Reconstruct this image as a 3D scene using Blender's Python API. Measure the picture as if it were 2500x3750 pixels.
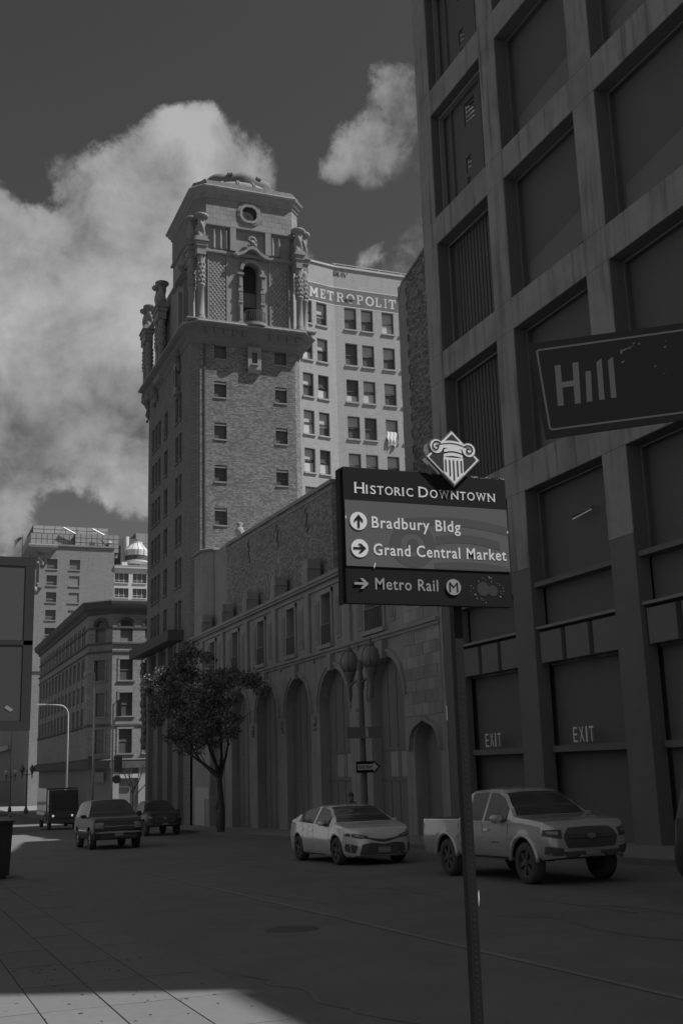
import bpy, bmesh, math, random
from mathutils import Vector, Matrix
from mathutils.bvhtree import BVHTree
random.seed(7)
S = bpy.context.scene
for o in list(bpy.data.objects): bpy.data.objects.remove(o)
COL = S.collection
# ------------------------------------------------------------------ camera
# world: +Y runs east along the street, +X is its south side, z = 0 at eye level
YAW, PIT, ROL = map(math.radians, (21.9016, 12.949, -1.7218))
LENS = 38.82
def cam_axes():
    cy, sy = math.cos(YAW), math.sin(YAW)
    fw = Vector((sy*math.cos(PIT), cy*math.cos(PIT), math.sin(PIT)))
    rt = Vector((cy, -sy, 0)); up = rt.cross(fw)
    c, s = math.cos(ROL), math.sin(ROL)
    return c*rt + s*up, -s*rt + c*up, fw
RT, UP, FW = cam_axes()
cd = bpy.data.cameras.new('camera'); cam = bpy.data.objects.new('camera', cd); COL.objects.link(cam)
cd.sensor_fit = 'VERTICAL'; cd.sensor_height = 36; cd.sensor_width = 24; cd.lens = LENS
cd.clip_start = .1; cd.clip_end = 4000
m = Matrix.Identity(4)
for i in range(3): m[i][0], m[i][1], m[i][2] = RT[i], UP[i], -FW[i]
cam.matrix_world = m
S.camera = cam
def pixdir(x, y):                                   # photo pixel (2500 x 3750) -> direction
    f = LENS/36*3750
    return (RT*((x-1250)/f) - UP*((y-1875)/f) + FW).normalized()
# ------------------------------------------------------------------ sun, sky, exposure
SUN = Vector((.62, -.33, 1.0)).normalized()
sl = bpy.data.lights.new('sun', 'SUN'); sl.energy = 4.5; sl.angle = math.radians(.53); sl.color = (1, 1, 1)
so = bpy.data.objects.new('sun', sl); COL.objects.link(so)
so.rotation_euler = SUN.to_track_quat('Z', 'Y').to_euler(); so.location = (20, -20, 80)
S.view_settings.view_transform = 'Standard'; S.view_settings.look = 'None'
S.view_settings.exposure = 0; S.view_settings.gamma = 1; S.view_settings.use_curve_mapping = False
S.render.engine = 'CYCLES'
W = bpy.data.worlds.new('World'); S.world = W; W.use_nodes = True
nt = W.node_tree; N = nt.nodes; LK = nt.links; N.clear()
def wn(t, **k):
    n = N.new(t)
    for a, b in k.items(): setattr(n, a, b)
    return n
def wm(op, a, b=None, c=None, clamp=False):
    n = wn('ShaderNodeMath', operation=op, use_clamp=clamp)
    for i, v in enumerate((a, b, c)):
        if v is None: continue
        if isinstance(v, (int, float)): n.inputs[i].default_value = v
        else: LK.new(v, n.inputs[i])
    return n.outputs[0]
tc = wn('ShaderNodeTexCoord'); DIR = tc.outputs['Generated']
sky = wn('ShaderNodeTexSky', sky_type='NISHITA', sun_disc=False, sun_elevation=math.asin(SUN.z),
         sun_rotation=math.atan2(SUN.x, SUN.y), altitude=100, air_density=1.0, dust_density=.7, ozone_density=1.0)
sp = wn('ShaderNodeSeparateColor'); LK.new(sky.outputs[0], sp.inputs[0])
grey = wm('ADD', wm('MULTIPLY', sp.outputs[0], .95), wm('MULTIPLY', sp.outputs[1], .05))   # black-and-white film behind a red filter
bg1 = wn('ShaderNodeBackground'); LK.new(grey, bg1.inputs[0]); bg1.inputs[1].default_value = .052
def wnoise(scale, detail, rough, off, dist=0.0):
    mp = wn('ShaderNodeMapping'); LK.new(DIR, mp.inputs[0]); mp.inputs['Location'].default_value = off
    n = wn('ShaderNodeTexNoise'); LK.new(mp.outputs[0], n.inputs['Vector'])
    n.inputs['Scale'].default_value = scale; n.inputs['Detail'].default_value = detail
    n.inputs['Roughness'].default_value = rough; n.inputs['Distortion'].default_value = dist
    return n.outputs[0]
OFF = Vector((7.3, 2.4, 5.5))
n1 = wnoise(5.0, 8, .56, OFF, .0)
n1b = wnoise(5.0, 4, .56, OFF + SUN*.045, .0)
n2 = wnoise(19., 7, .64, (.3, 5.2, 2.2), .4)
# where the cumulus stands in the sky: (photo pixel x, y, radius, weight)
BLOBS = [(20,900,330,.30),(330,660,230,.26),(600,560,220,.26),(840,520,180,.32),(560,470,150,.26),(700,450,120,.22),(640,850,280,.28),(300,1120,300,.40),(80,1250,220,.30),(90,1480,260,.30),(420,1640,300,.25),(60,1800,150,.22),
         (1330,640,150,.17),(1440,330,120,.22),(1440,560,150,.20),(1400,960,110,.55),(1510,920,110,.50),(1240,610,110,.20),(1200,640,60,.16),(1140,895,50,.26),(40,1930,80,.30),
         (420,200,330,-.55),(0,240,330,-.60),(900,60,420,-.70),(1150,330,110,-.45),(1110,520,70,-.30),(1230,800,130,-.60),(1100,600,60,-.26),(1420,810,80,-.40),(250,1910,150,-.45),(130,700,80,-.34),(200,790,60,-.28),(1500,60,140,-.5),
         (420,2010,130,-.4),(540,1320,60,-.34),(170,1440,60,-.30),(420,1290,60,-.2)]
acc = None
fpx = LENS/36*3750
for (bx, by, r, wt) in BLOBS:
    vm = wn('ShaderNodeVectorMath', operation='DOT_PRODUCT'); LK.new(DIR, vm.inputs[0]); vm.inputs[1].default_value = pixdir(bx, by)
    g = wm('MULTIPLY', wm('EXPONENT', wm('MULTIPLY', wm('SUBTRACT', vm.outputs['Value'], 1.0), 2/(r/fpx)**2)), wt)
    acc = g if acc is None else wm('ADD', acc, g)
acc = wm('MINIMUM', acc, .30)
nb = wnoise(9.0, 9, .60, (4.4, 1.3, 6.1), .25)
bil = wm('SUBTRACT', 1.0, wm('ABSOLUTE', wm('SUBTRACT', wm('MULTIPLY', nb, 2.0), 1.0)))          # billows
bil2 = wm('SUBTRACT', 1.0, wm('ABSOLUTE', wm('SUBTRACT', wm('MULTIPLY', n2, 2.0), 1.0)))
dens = wm('ADD', wm('ADD', wm('MULTIPLY', wm('SUBTRACT', n1, .50), 1.5), wm('MULTIPLY', wm('SUBTRACT', n2, .5), .75)), wm('ADD', wm('SUBTRACT', acc, .05), wm('MULTIPLY', wm('SUBTRACT', bil, .80), .42)))
mr = wn('ShaderNodeMapRange', interpolation_type='SMOOTHSTEP'); LK.new(dens, mr.inputs[0]); mr.inputs[1].default_value = -.07; mr.inputs[2].default_value = .13
mr2 = wn('ShaderNodeMapRange', interpolation_type='SMOOTHSTEP'); LK.new(dens, mr2.inputs[0]); mr2.inputs[1].default_value = .0; mr2.inputs[2].default_value = .30
n3 = wnoise(4.2, 4, .5, (8.1, 2.2, .4), .2)
rel = wm('MULTIPLY', wm('SUBTRACT', n1, n1b), 1.0)
cb = wm('ADD', wm('ADD', wm('ADD', .235, wm('MULTIPLY', mr2.outputs[0], .05)), wm('MULTIPLY', wm('SUBTRACT', n3, .5), .50)), wm('ADD', wm('MULTIPLY', rel, .9), wm('ADD', wm('MULTIPLY', wm('SUBTRACT', bil, .8), .30), wm('MULTIPLY', wm('SUBTRACT', bil2, .8), .16))))
cb = wm('MAXIMUM', wm('MINIMUM', cb, .44), .10)
bg2 = wn('ShaderNodeBackground'); LK.new(cb, bg2.inputs[0]); bg2.inputs[1].default_value = 1.0
mx = wn('ShaderNodeMixShader'); LK.new(mr.outputs[0], mx.inputs[0]); LK.new(bg1.outputs[0], mx.inputs[1]); LK.new(bg2.outputs[0], mx.inputs[2])
wo = wn('ShaderNodeOutputWorld'); LK.new(mx.outputs[0], wo.inputs[0])

# ------------------------------------------------------------------ materials
MATS = {}
def M(name, col, rough=.8, var=.12, scale=2.0, bump=0.0, bscale=40., spec=.25, metal=0., streak=0., stain=0., brick=None, tone=False, coat=0.):
    if name in MATS: return MATS[name]
    mt = bpy.data.materials.new(name); mt.use_nodes = True
    t = mt.node_tree; n = t.nodes; l = t.links
    b = n['Principled BSDF']; b.inputs['Roughness'].default_value = rough; b.inputs['Metallic'].default_value = metal
    b.inputs['Specular IOR Level'].default_value = spec; b.inputs['Coat Weight'].default_value = coat; b.inputs['Coat Roughness'].default_value = .04
    uv = n.new('ShaderNodeTexCoord')
    def mth(op, a, c, cl=False):
        q = n.new('ShaderNodeMath'); q.operation = op; q.use_clamp = cl
        for i, v in enumerate((a, c)):
            if isinstance(v, (int, float)): q.inputs[i].default_value = v
            else: l.new(v, q.inputs[i])
        return q.outputs[0]
    def noise(sc, det, vec, sv=None):
        q = n.new('ShaderNodeTexNoise'); q.inputs['Scale'].default_value = sc; q.inputs['Detail'].default_value = det; q.inputs['Roughness'].default_value = .6
        if sv:
            mp = n.new('ShaderNodeMapping'); mp.inputs['Scale'].default_value = sv; l.new(vec, mp.inputs[0]); vec = mp.outputs[0]
        l.new(vec, q.inputs['Vector']); return q.outputs[0]
    OB = uv.outputs['Object']; UVo = uv.outputs['UV']
    val = None; h = None
    if brick:
        bw, bh, mo, lo, hi, mort = brick
        q = n.new('ShaderNodeTexBrick'); l.new(UVo, q.inputs['Vector']); q.inputs['Scale'].default_value = 1
        q.inputs['Brick Width'].default_value = bw; q.inputs['Row Height'].default_value = bh; q.inputs['Mortar Size'].default_value = mo
        q.inputs['Mortar Smooth'].default_value = .2; q.inputs['Bias'].default_value = 0.
        q.inputs['Color1'].default_value = (lo, lo, lo, 1); q.inputs['Color2'].default_value = (hi, hi, hi, 1); q.inputs['Mortar'].default_value = (mort, mort, mort, 1)
        val = q.outputs['Color']; h = mth('SUBTRACT', 1.0, q.outputs['Fac'])
    else:
        val = None
    f = mth('ADD', 1.0 - var, mth('MULTIPLY', noise(scale, 6, OB), 2*var))
    if stain: 
        st = mth('SUBTRACT', noise(.55, 5, OB), .42, True)
        f = mth('MULTIPLY', f, mth('SUBTRACT', 1.0, mth('MULTIPLY', st, stain)))
    if streak:
        sk = mth('SUBTRACT', noise(1.0, 5, OB, (3.4, 3.4, .20)), .50, True)
        f = mth('MULTIPLY', f, mth('SUBTRACT', 1.0, mth('MULTIPLY', sk, streak*2.2), True))
    if tone:
        at = n.new('ShaderNodeAttribute'); at.attribute_name = 'tone'; f = mth('MULTIPLY', f, at.outputs['Fac'])
    out = mth('MULTIPLY', f, col)
    if brick: out = mth('MULTIPLY', out, val)
    cc = n.new('ShaderNodeCombineColor')
    for i in range(3): l.new(out, cc.inputs[i])
    l.new(cc.outputs[0], b.inputs['Base Color'])
    if bump or brick:
        bp = n.new('ShaderNodeBump'); bp.inputs['Strength'].default_value = 1.0; bp.inputs['Distance'].default_value = (bump or .006)
        hh = noise(bscale, 5, OB)
        if h is not None: hh = mth('ADD', mth('MULTIPLY', hh, .4), h)
        l.new(hh, bp.inputs['Height']); l.new(bp.outputs[0], b.inputs['Normal'])
    MATS[name] = mt; return mt
def EM(name, v, s):
    mt = bpy.data.materials.new(name); mt.use_nodes = True; b = mt.node_tree.nodes['Principled BSDF']
    b.inputs['Base Color'].default_value = (v, v, v, 1); b.inputs['Emission Color'].default_value = (1, 1, 1, 1); b.inputs['Emission Strength'].default_value = s
    return mt
# ------------------------------------------------------------------ mesh builder
BASE = {}
Vz = Vector((0, 0, 1))
class Plane:                                        # u along the wall, z up, d outward
    def __init__(s, o, U, Nn): s.o = Vector(o); s.U = Vector(U).normalized(); s.N = Vector(Nn).normalized()
    def __call__(s, u, z, d=0.): return s.o + s.U*u + Vz*z + s.N*d
def west(Y): return Plane((0, Y, 0), (1, 0, 0), (0, -1, 0))
def north(X): return Plane((X, 0, 0), (0, 1, 0), (-1, 0, 0))
class MB:
    def __init__(s): s.v = []; s.f = []; s.t = []; s.tone = 1.0
    def add(s, vs, fs):
        b = len(s.v); s.v += [Vector(p) for p in vs]
        for f in fs: s.f.append(tuple(i+b for i in f)); s.t.append(s.tone)
        return s
    def quad(s, a, b, c, d): return s.add((a, b, c, d), ((0, 1, 2, 3),))
    def hexa(s, p): return s.add(p, ((0,3,2,1),(4,5,6,7),(0,1,5,4),(1,2,6,5),(2,3,7,6),(3,0,4,7)))
    def box(s, x0, x1, y0, y1, z0, z1):
        return s.hexa([(x0,y0,z0),(x1,y0,z0),(x1,y1,z0),(x0,y1,z0),(x0,y0,z1),(x1,y0,z1),(x1,y1,z1),(x0,y1,z1)])
    def pbox(s, P, u0, u1, z0, z1, d0, d1):
        return s.hexa([P(u0,z0,d1),P(u1,z0,d1),P(u1,z0,d0),P(u0,z0,d0),P(u0,z1,d1),P(u1,z1,d1),P(u1,z1,d0),P(u0,z1,d0)])
    def pprism(s, P, pts, d0, d1):                  # polygon (u,z) extruded along the normal
        n = len(pts); vs = [P(u, z, d0) for u, z in pts] + [P(u, z, d1) for u, z in pts]
        fs = [tuple(range(n))[::-1], tuple(range(n, 2*n))] + [(i, (i+1) % n, (i+1) % n+n, i+n) for i in range(n)]
        return s.add(vs, fs)
    def vprism(s, poly, z0, z1):
        n = len(poly); vs = [(x, y, z0) for x, y in poly] + [(x, y, z1) for x, y in poly]
        return s.add(vs, [tuple(range(n))[::-1], tuple(range(n, 2*n))] + [(i, (i+1) % n, (i+1) % n+n, i+n) for i in range(n)])
    def lathe(s, c, prof, n=16, rf=None, cap=True):   # prof: [(r,z)]; rf(theta, z, r) -> r
        vs = []; fs = []
        for (r, z) in prof:
            for k in range(n):
                a = 2*math.pi*k/n; rr = rf(a, z, r) if rf else r
                vs.append((c[0]+rr*math.cos(a), c[1]+rr*math.sin(a), z))
        for j in range(len(prof)-1):
            for k in range(n):
                k2 = (k+1) % n; fs.append((j*n+k, j*n+k2, (j+1)*n+k2, (j+1)*n+k))
        if cap: fs.append(tuple(range(n))[::-1]); fs.append(tuple(range((len(prof)-1)*n, len(prof)*n)))
        return s.add(vs, fs)
    def tube(s, pts, r, n=8, cap=True):
        pts = [Vector(p) for p in pts]; vs = []; fs = []; ref = None
        rs = r if isinstance(r, (list, tuple)) else [r]*len(pts)
        for i, p in enumerate(pts):
            d = (pts[min(i+1, len(pts)-1)] - pts[max(i-1, 0)]).normalized()
            if ref is None: ref = d.orthogonal().normalized()
            ref = (ref - d*ref.dot(d)).normalized(); q = d.cross(ref)
            for k in range(n):
                a = 2*math.pi*k/n; vs.append(p + (ref*math.cos(a)+q*math.sin(a))*rs[i])
        for j in range(len(pts)-1):
            for k in range(n):
                k2 = (k+1) % n; fs.append((j*n+k, j*n+k2, (j+1)*n+k2, (j+1)*n+k))
        if cap: fs.append(tuple(range(n))[::-1]); fs.append(tuple(range((len(pts)-1)*n, len(pts)*n)))
        return s.add(vs, fs)
    def ball(s, c, r, n=10, m=6, sq=(1, 1, 1)):
        pr = [(max(1e-3, r*math.sin(math.pi*j/m)), r*-math.cos(math.pi*j/m)) for j in range(m+1)]; b = len(s.v)
        s.lathe((0, 0), pr, n)
        for i in range(b, len(s.v)): v = s.v[i]; s.v[i] = Vector((c[0]+v.x*sq[0], c[1]+v.y*sq[1], c[2]+v.z*sq[2]))
        return s
    def loft(s, poly, prof, cap=True):              # mouldings around a convex ccw polygon, prof [(outward offset, z)]
        n = len(poly); vs = []; fs = []
        for d, z in prof: vs += [(x, y, z) for x, y in poff(poly, d)]
        for j in range(len(prof)-1):
            for k in range(n):
                k2 = (k+1) % n; fs.append((j*n+k, j*n+k2, (j+1)*n+k2, (j+1)*n+k))
        if cap: fs.append(tuple(range(n))[::-1]); fs.append(tuple(range((len(prof)-1)*n, len(prof)*n)))
        return s.add(vs, fs)
    def wall(s, P, u0, u1, z0, z1, holes, depth=.25, d=0.):   # holes: (u0,u1,z0,z1[,arch])
        us = sorted({u0, u1, *[h[0] for h in holes], *[h[1] for h in holes]}); zs = sorted({z0, z1, *[h[2] for h in holes], *[h[3] for h in holes]})
        us = [u for u in us if u0 <= u <= u1]; zs = [z for z in zs if z0 <= z <= z1]
        for i in range(len(us)-1):
            run = None
            for j in range(len(zs)-1):
                uc = (us[i]+us[i+1])/2; zc = (zs[j]+zs[j+1])/2
                ins = any(h[0] < uc < h[1] and h[2] < zc < h[3] for h in holes)
                if not ins and run is None: run = zs[j]
                if run is not None and (ins or j == len(zs)-2):
                    zt = zs[j] if ins else zs[j+1]
                    s.quad(P(us[i], run, d), P(us[i+1], run, d), P(us[i+1], zt, d), P(us[i], zt, d)); run = None
        for h in holes:
            a, b, c, e = h[:4]; k = len(h) > 4 and h[4]
            top = e
            if k:                                     # round (k=1) or flatter (k<1) arch head inside the rectangle
                r = (b-a)/2; top = e - r*k; m = (a+b)/2; n = 14
                arc = [(m - r*math.cos(math.pi*i/n), top + r*k*math.sin(math.pi*i/n)) for i in range(n+1)]
                for i in range(n):
                    (ua, za), (ub, zb) = arc[i], arc[i+1]
                    s.quad(P(ua, za, d), P(ub, zb, d), P(ub, e, d), P(ua, e, d))
                    s.quad(P(ua, za, d), P(ua, za, d-depth), P(ub, zb, d-depth), P(ub, zb, d))
            else:
                s.quad(P(a, e, d), P(a, e, d-depth), P(b, e, d-depth), P(b, e, d))
            s.quad(P(a, c, d), P(a, c, d-depth), P(a, top, d-depth), P(a, top, d))
            s.quad(P(b, c, d), P(b, top, d), P(b, top, d-depth), P(b, c, d-depth))
            s.quad(P(a, c, d), P(b, c, d), P(b, c, d-depth), P(a, c, d-depth))
        return s
    def build(s, name, mat, parent=None, smooth=False, base=None, tone=False):
        bv = Vector(base) if base is not None else (BASE.get(parent.name, Vector()) if parent else Vector())
        me = bpy.data.meshes.new(name); me.from_pydata([tuple(p-bv) for p in s.v], [], s.f); me.validate(clean_customdata=False)
        uvl = me.uv_layers.new(name='UVMap'); me.update()
        for p in me.polygons:                        # box projection in metres
            nn = p.normal; ax, ay, az = abs(nn.x), abs(nn.y), abs(nn.z)
            for li in p.loop_indices:
                q = me.vertices[me.loops[li].vertex_index].co + bv
                if az > ax and az > ay: uvl.data[li].uv = (q.x, q.y)
                elif ax > ay: uvl.data[li].uv = (q.y, q.z)
                else: uvl.data[li].uv = (q.x, q.z)
        if tone:
            at = me.attributes.new('tone', 'FLOAT', 'FACE')
            if len(s.t) == len(me.polygons): at.data.foreach_set('value', s.t)
        if smooth: me.polygons.foreach_set('use_smooth', [True]*len(me.polygons))
        me.materials.append(mat)
        o = bpy.data.objects.new(name, me); COL.objects.link(o)
        if parent: o.parent = parent; BASE[o.name] = BASE.get(parent.name, Vector()) if base is None else bv
        else: o.location = bv; BASE[o.name] = bv
        return o
def poff(poly, d):
    n = len(poly); out = []
    for i in range(n):
        p0, p1, p2 = Vector(poly[i-1]), Vector(poly[i]), Vector(poly[(i+1) % n])
        a = (p1-p0).normalized(); b = (p2-p1).normalized(); na = Vector((a.y, -a.x)); nb = Vector((b.y, -b.x))
        k = d/(1+na.dot(nb)); out.append((p1.x+(na.x+nb.x)*k, p1.y+(na.y+nb.y)*k))
    return out
def thing(name, label, cat, loc, group=None, rot=None):
    o = bpy.data.objects.new(name, None); COL.objects.link(o); o.location = loc; o.empty_display_size = .3
    o['label'] = label; o['category'] = cat
    if group: o['group'] = group
    if rot: o.rotation_euler = rot
    BASE[o.name] = Vector() if rot else Vector(loc)
    return o
def tag(o, label, cat, group=None):
    o['label'] = label; o['category'] = cat
    if group: o['group'] = group
    return o
def kind(o, k): o['kind'] = k; return o
def copy_tree(o, parent=None):
    c = o.copy(); COL.objects.link(c); c.parent = parent; BASE[c.name] = BASE.get(o.name, Vector())
    for ch in o.children: copy_tree(ch, c)
    return c
def grp(name, parent, ):                             # an Empty part that holds sub-parts
    e = bpy.data.objects.new(name, None); COL.objects.link(e); e.parent = parent; e.empty_display_size = .2
    BASE[e.name] = BASE[parent.name]; return e
def text(P, s, u, z, h, width=None, d=.002, th=.003, bold=0.0, name='letter', mat=None, parent=None, xs=1.0, sp=1.0):
    cu = bpy.data.curves.new('t', 'FONT'); cu.body = s; cu.size = 1.0; cu.offset = bold; cu.space_character = sp; cu.resolution_u = 3
    ob = bpy.data.objects.new('t', cu); COL.objects.link(ob)
    dg = bpy.context.evaluated_depsgraph_get(); me = bpy.data.meshes.new_from_object(ob.evaluated_get(dg))
    xsn = [v.co.x for v in me.vertices]; w = max(xsn)-min(xsn); x0 = min(xsn)
    k = h/.70                                         # cap height of the built-in font is about 0.7
    kx = (width/w) if width else k*xs
    par_ = list(range(len(me.vertices)))                # islands of the outline, one object per character
    def root(i):
        while par_[i] != i: par_[i] = par_[par_[i]]; i = par_[i]
        return i
    for p in me.polygons:
        for q in p.vertices[1:]: par_[root(q)] = root(p.vertices[0])
    isl = {}
    for p in me.polygons: isl.setdefault(root(p.vertices[0]), []).append(tuple(p.vertices))
    grps = []
    for fs_ in sorted(isl.values(), key=lambda f: min(me.vertices[i].co.x for q in f for i in q)):
        xs_ = [me.vertices[i].co.x for q in fs_ for i in q]; a, b = min(xs_), max(xs_)
        if grps and min(b, grps[-1][1])-max(a, grps[-1][0]) > .5*min(b-a, grps[-1][1]-grps[-1][0]): grps[-1] = (min(a, grps[-1][0]), max(b, grps[-1][1]), grps[-1][2]+fs_)
        else: grps.append((a, b, fs_))
    from collections import Counter
    out = None
    for (a, b, fs_) in grps:
        used = sorted({i for q in fs_ for i in q}); ix = {v: k2 for k2, v in enumerate(used)}; n = len(used); mb = MB()
        vs = [P(u+(me.vertices[i].co.x-x0)*kx, z+me.vertices[i].co.y*k, dd) for dd in (d, d+th) for i in used]
        fl = [tuple(ix[i] for i in q) for q in fs_]; ec = Counter(tuple(sorted((q[i-1], q[i]))) for q in fl for i in range(len(q)))
        mb.add(vs, fl+[tuple(i+n for i in q) for q in fl]+[(p, q, q+n, p+n) for (p, q), c in ec.items() if c == 1]); out = mb.build(name, mat, parent)
    bpy.data.objects.remove(ob); bpy.data.curves.remove(cu); bpy.data.meshes.remove(me)
    return out
def bricks(P, u0, u1, z0, z1, holes, bw, bh, gap, proud, mat, parent, lo, hi, nind=0, clip=None, name='brick'):
    """courses of single bricks proud of the mortar; the nind nearest ones are objects of their own"""
    mb = MB(); ind = []; nr = int((z1-z0)/bh)
    for r in range(nr):
        za = z0+r*bh; zb = za+bh-gap; off = (r % 2)*bw/2; u = u0-off; k = 0
        while u < u1:
            w = bw if not (k % 5 == 3 and r % 3 == 1) else bw/2
            a, b = max(u, u0), min(u+w-gap, u1); u += w; k += 1
            if b-a < .03: continue
            segs = [(a, b)]
            for h in holes:
                if h[2] < zb and h[3] > za:
                    ns = []
                    for (p, q) in segs:
                        if q <= h[0] or p >= h[1]: ns.append((p, q))
                        else:
                            if h[0]-p > .03: ns.append((p, h[0]))
                            if q-h[1] > .03: ns.append((h[1], q))
                    segs = ns
            for (p, q) in segs:
                if clip and clip((p+q)/2) < zb: continue
                t = lo+(hi-lo)*random.random()**1.3
                mb.tone = t; dd = proud*(.6+.5*random.random())
                vs = [P(p, za, 0), P(q, za, 0), P(q, zb, 0), P(p, zb, 0), P(p, za, dd), P(q, za, dd), P(q, zb, dd), P(p, zb, dd)]
                if nind and len(ind) < nind and abs(q-p-(bw-gap)) < 1e-4 and random.random() < .999: ind.append((p, za, t))
                else: mb.add(vs, ((4,5,6,7),(0,1,5,4),(1,2,6,5),(2,3,7,6),(3,0,4,7)))
    o = kind(mb.build('brick_courses', mat, parent, tone=True), 'stuff')
    if ind:
        proto = []
        for t in (lo, lo*.7+hi*.3, lo*.45+hi*.55, hi):
            m1 = MB(); m1.tone = t; m1.hexa([P(a, b, c)-P(0, 0, 0) for a, b, c in ((0,0,proud),(bw-gap,0,proud),(bw-gap,0,0),(0,0,0),(0,bh-gap,proud),(bw-gap,bh-gap,proud),(bw-gap,bh-gap,0),(0,bh-gap,0))])
            q = m1.build(name, mat, None, base=(0, 0, 0), tone=True); proto.append(q.data); bpy.data.objects.remove(q)
        for (u, z, t) in ind:
            q = bpy.data.objects.new(name, proto[min(3, int(4*(t-lo)/(hi-lo+1e-6)))]); COL.objects.link(q); q.parent = parent
            q.location = P(u, z, 0) - BASE[parent.name]
    return o
def G(y): return -1.70 - .026*min(max(y, -30), 118) - .004*max(0, y-118)
# ------------------------------------------------------------------ the setting: ground, road, pavements
m_asph = M('asphalt', .168, .85, .22, 1.2, .004, 90, .3, stain=.5)
m_walk = M('pavement_concrete', .25, .9, .14, 1.6, .003, 120, .2, stain=.35)
m_kerb = M('kerb_concrete', .17, .9, .2, 2.0, .003, 60, .2)
m_paint = M('road_paint', .225, .8, .35, 5.0, .001, 60, .2, stain=.6)
YS = [-120, -30, -10, 0, 6, 9, 12, 20, 35, 60, 89, 93, 107, 111, 118, 160, 260, 420, 900]
def strip(name, x0, x1, dz, mat, ys=YS, parent=None):
    mb = MB()
    for a, b in zip(ys[:-1], ys[1:]): mb.quad((x0, a, G(a)+dz), (x1, a, G(a)+dz), (x1, b, G(b)+dz), (x0, b, G(b)+dz))
    return mb.build(name, mat, parent)
kind(strip('ground', -900, 1200, -.05, M('earth', .12, .95, .2, .4)), 'structure')
road = kind(strip('road', 2.94, 15.0, 0, m_asph), 'structure')
kind(strip('cross_road', -200, 400, -.008, m_asph, [93.0, 98, 103, 107.0]), 'structure')
def line(x, w, y0, y1, ph=.006, wob=.02):
    mb = MB(); y = y0
    while y < y1:
        e = min(y+2.0, y1); a = x+random.uniform(-wob, wob); ww = w*random.uniform(.75, 1.1)
        mb.quad((a-ww/2, y, G(y)+ph), (a+ww/2, y, G(y)+ph), (a+ww/2, e, G(e)+ph), (a-ww/2, e, G(e)+ph)); y = e
    return mb.build('lane_line', m_paint, road)
line(6.0, .10, 4, 40, wob=.003)
for y in (5.0, 13.2, 24, 35.5, 42.5, 54, 66): line(9.42, .09, y, y+2.4)
for y in (86.0, 87.6): 
    mb = MB()
    for k in range(12): 
        xa = 3+k; mb.quad((xa, y, G(y)+.006), (xa+1.02, y, G(y)+.006), (xa+1.02, y+.3, G(y+.3)+.006), (xa, y+.3, G(y+.3)+.006))
    mb.build('crosswalk_line', m_paint, road)
# cracks and tar seams in the asphalt, patches
m_tar = M('tar', .165, .6, .2, 3)
for k in range(9):
    mb = MB(); x = random.uniform(3.6, 12); y = random.uniform(6, 30)
    pts = [(x, y)]
    for i in range(14): x += random.uniform(-.16, .16); y += random.uniform(.12, .5); pts.append((x, y))
    for (a, b), (c, d) in zip(pts[:-1], pts[1:]): mb.quad((a-.018, b, G(b)+.004), (a+.018, b, G(b)+.004), (c+.018, d, G(d)+.004), (c-.018, d, G(d)+.004))
    mb.build('tar_seam', m_tar, road)
# manhole cover in the near lane
mb = MB(); mb.lathe((0, 0), [(.001, .008), (.33, .008), (.36, .003)], 28, cap=False)
mh = mb.build('manhole_cover', M('cast_iron', .10, .55, .2, 8, metal=.4), None, base=(0, 0, 0)); tag(mh, 'round iron manhole cover set in the near traffic lane', 'manhole'); mh.location = (5.0, 14.6, G(14.6)+.002)
# north pavement: kerb, single slabs, beyond them one sheet
PH = .12
pn = kind(strip('pavement', -14, 2.80, PH-.02, M('pavement_bed', .16, .95, .2, 2), [y for y in YS if y <= 93]), 'structure')
slab = [strip_ for strip_ in ()]
def slab_mesh(w, l, t):
    mb = MB(); c = .004; mb.tone = t
    dz = -.026*l
    mb.add([(0,0,0),(w,0,0),(w,l,dz),(0,l,dz),(0,0,.03),(w,0,.03),(w,l,.03+dz),(0,l,.03+dz)][:0] or
           [(0,0,0),(w,0,0),(w,l,dz),(0,l,dz),(c,c,.026),(w-c,c,.026),(w-c,l-c,.026+dz),(c,l-c,.026+dz)], ((4,5,6,7),(0,1,5,4),(1,2,6,5),(2,3,7,6),(3,0,4,7)))
    o = mb.build('paving_slab', M('slab_concrete', .18, .9, .17, 9, .004, 150, .2, stain=.35, tone=True), None, base=(0, 0, 0), tone=True); d = o.data; bpy.data.objects.remove(o); return d
SW, SLN = .545, 1.34
protos = [slab_mesh(SW-.006, SLN-.006, t) for t in (.97, .99, 1.0, 1.03)]
for i in range(-4, 5):
    for j in range(0, 26):
        o = bpy.data.objects.new('paving_slab', random.choice(protos)); COL.objects.link(o); o.parent = pn
        x = 2.80-(5-i)*SW+.006; y = 5.55+j*SLN; o.location = (x, y, G(y)+PH-.017+random.uniform(-.002, .002))
k = strip('kerb', 2.80, 2.94, PH, m_kerb, [y for y in YS if y <= 93], pn)
mb = MB()
for a, b in zip(YS[:-1], YS[1:]):
    if b <= 93: mb.quad((2.94, a, G(a)-.02), (2.94, a, G(a)+PH), (2.94, b, G(b)+PH), (2.94, b, G(b)-.02))
mb.build('kerb_face', m_kerb, pn)
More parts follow.
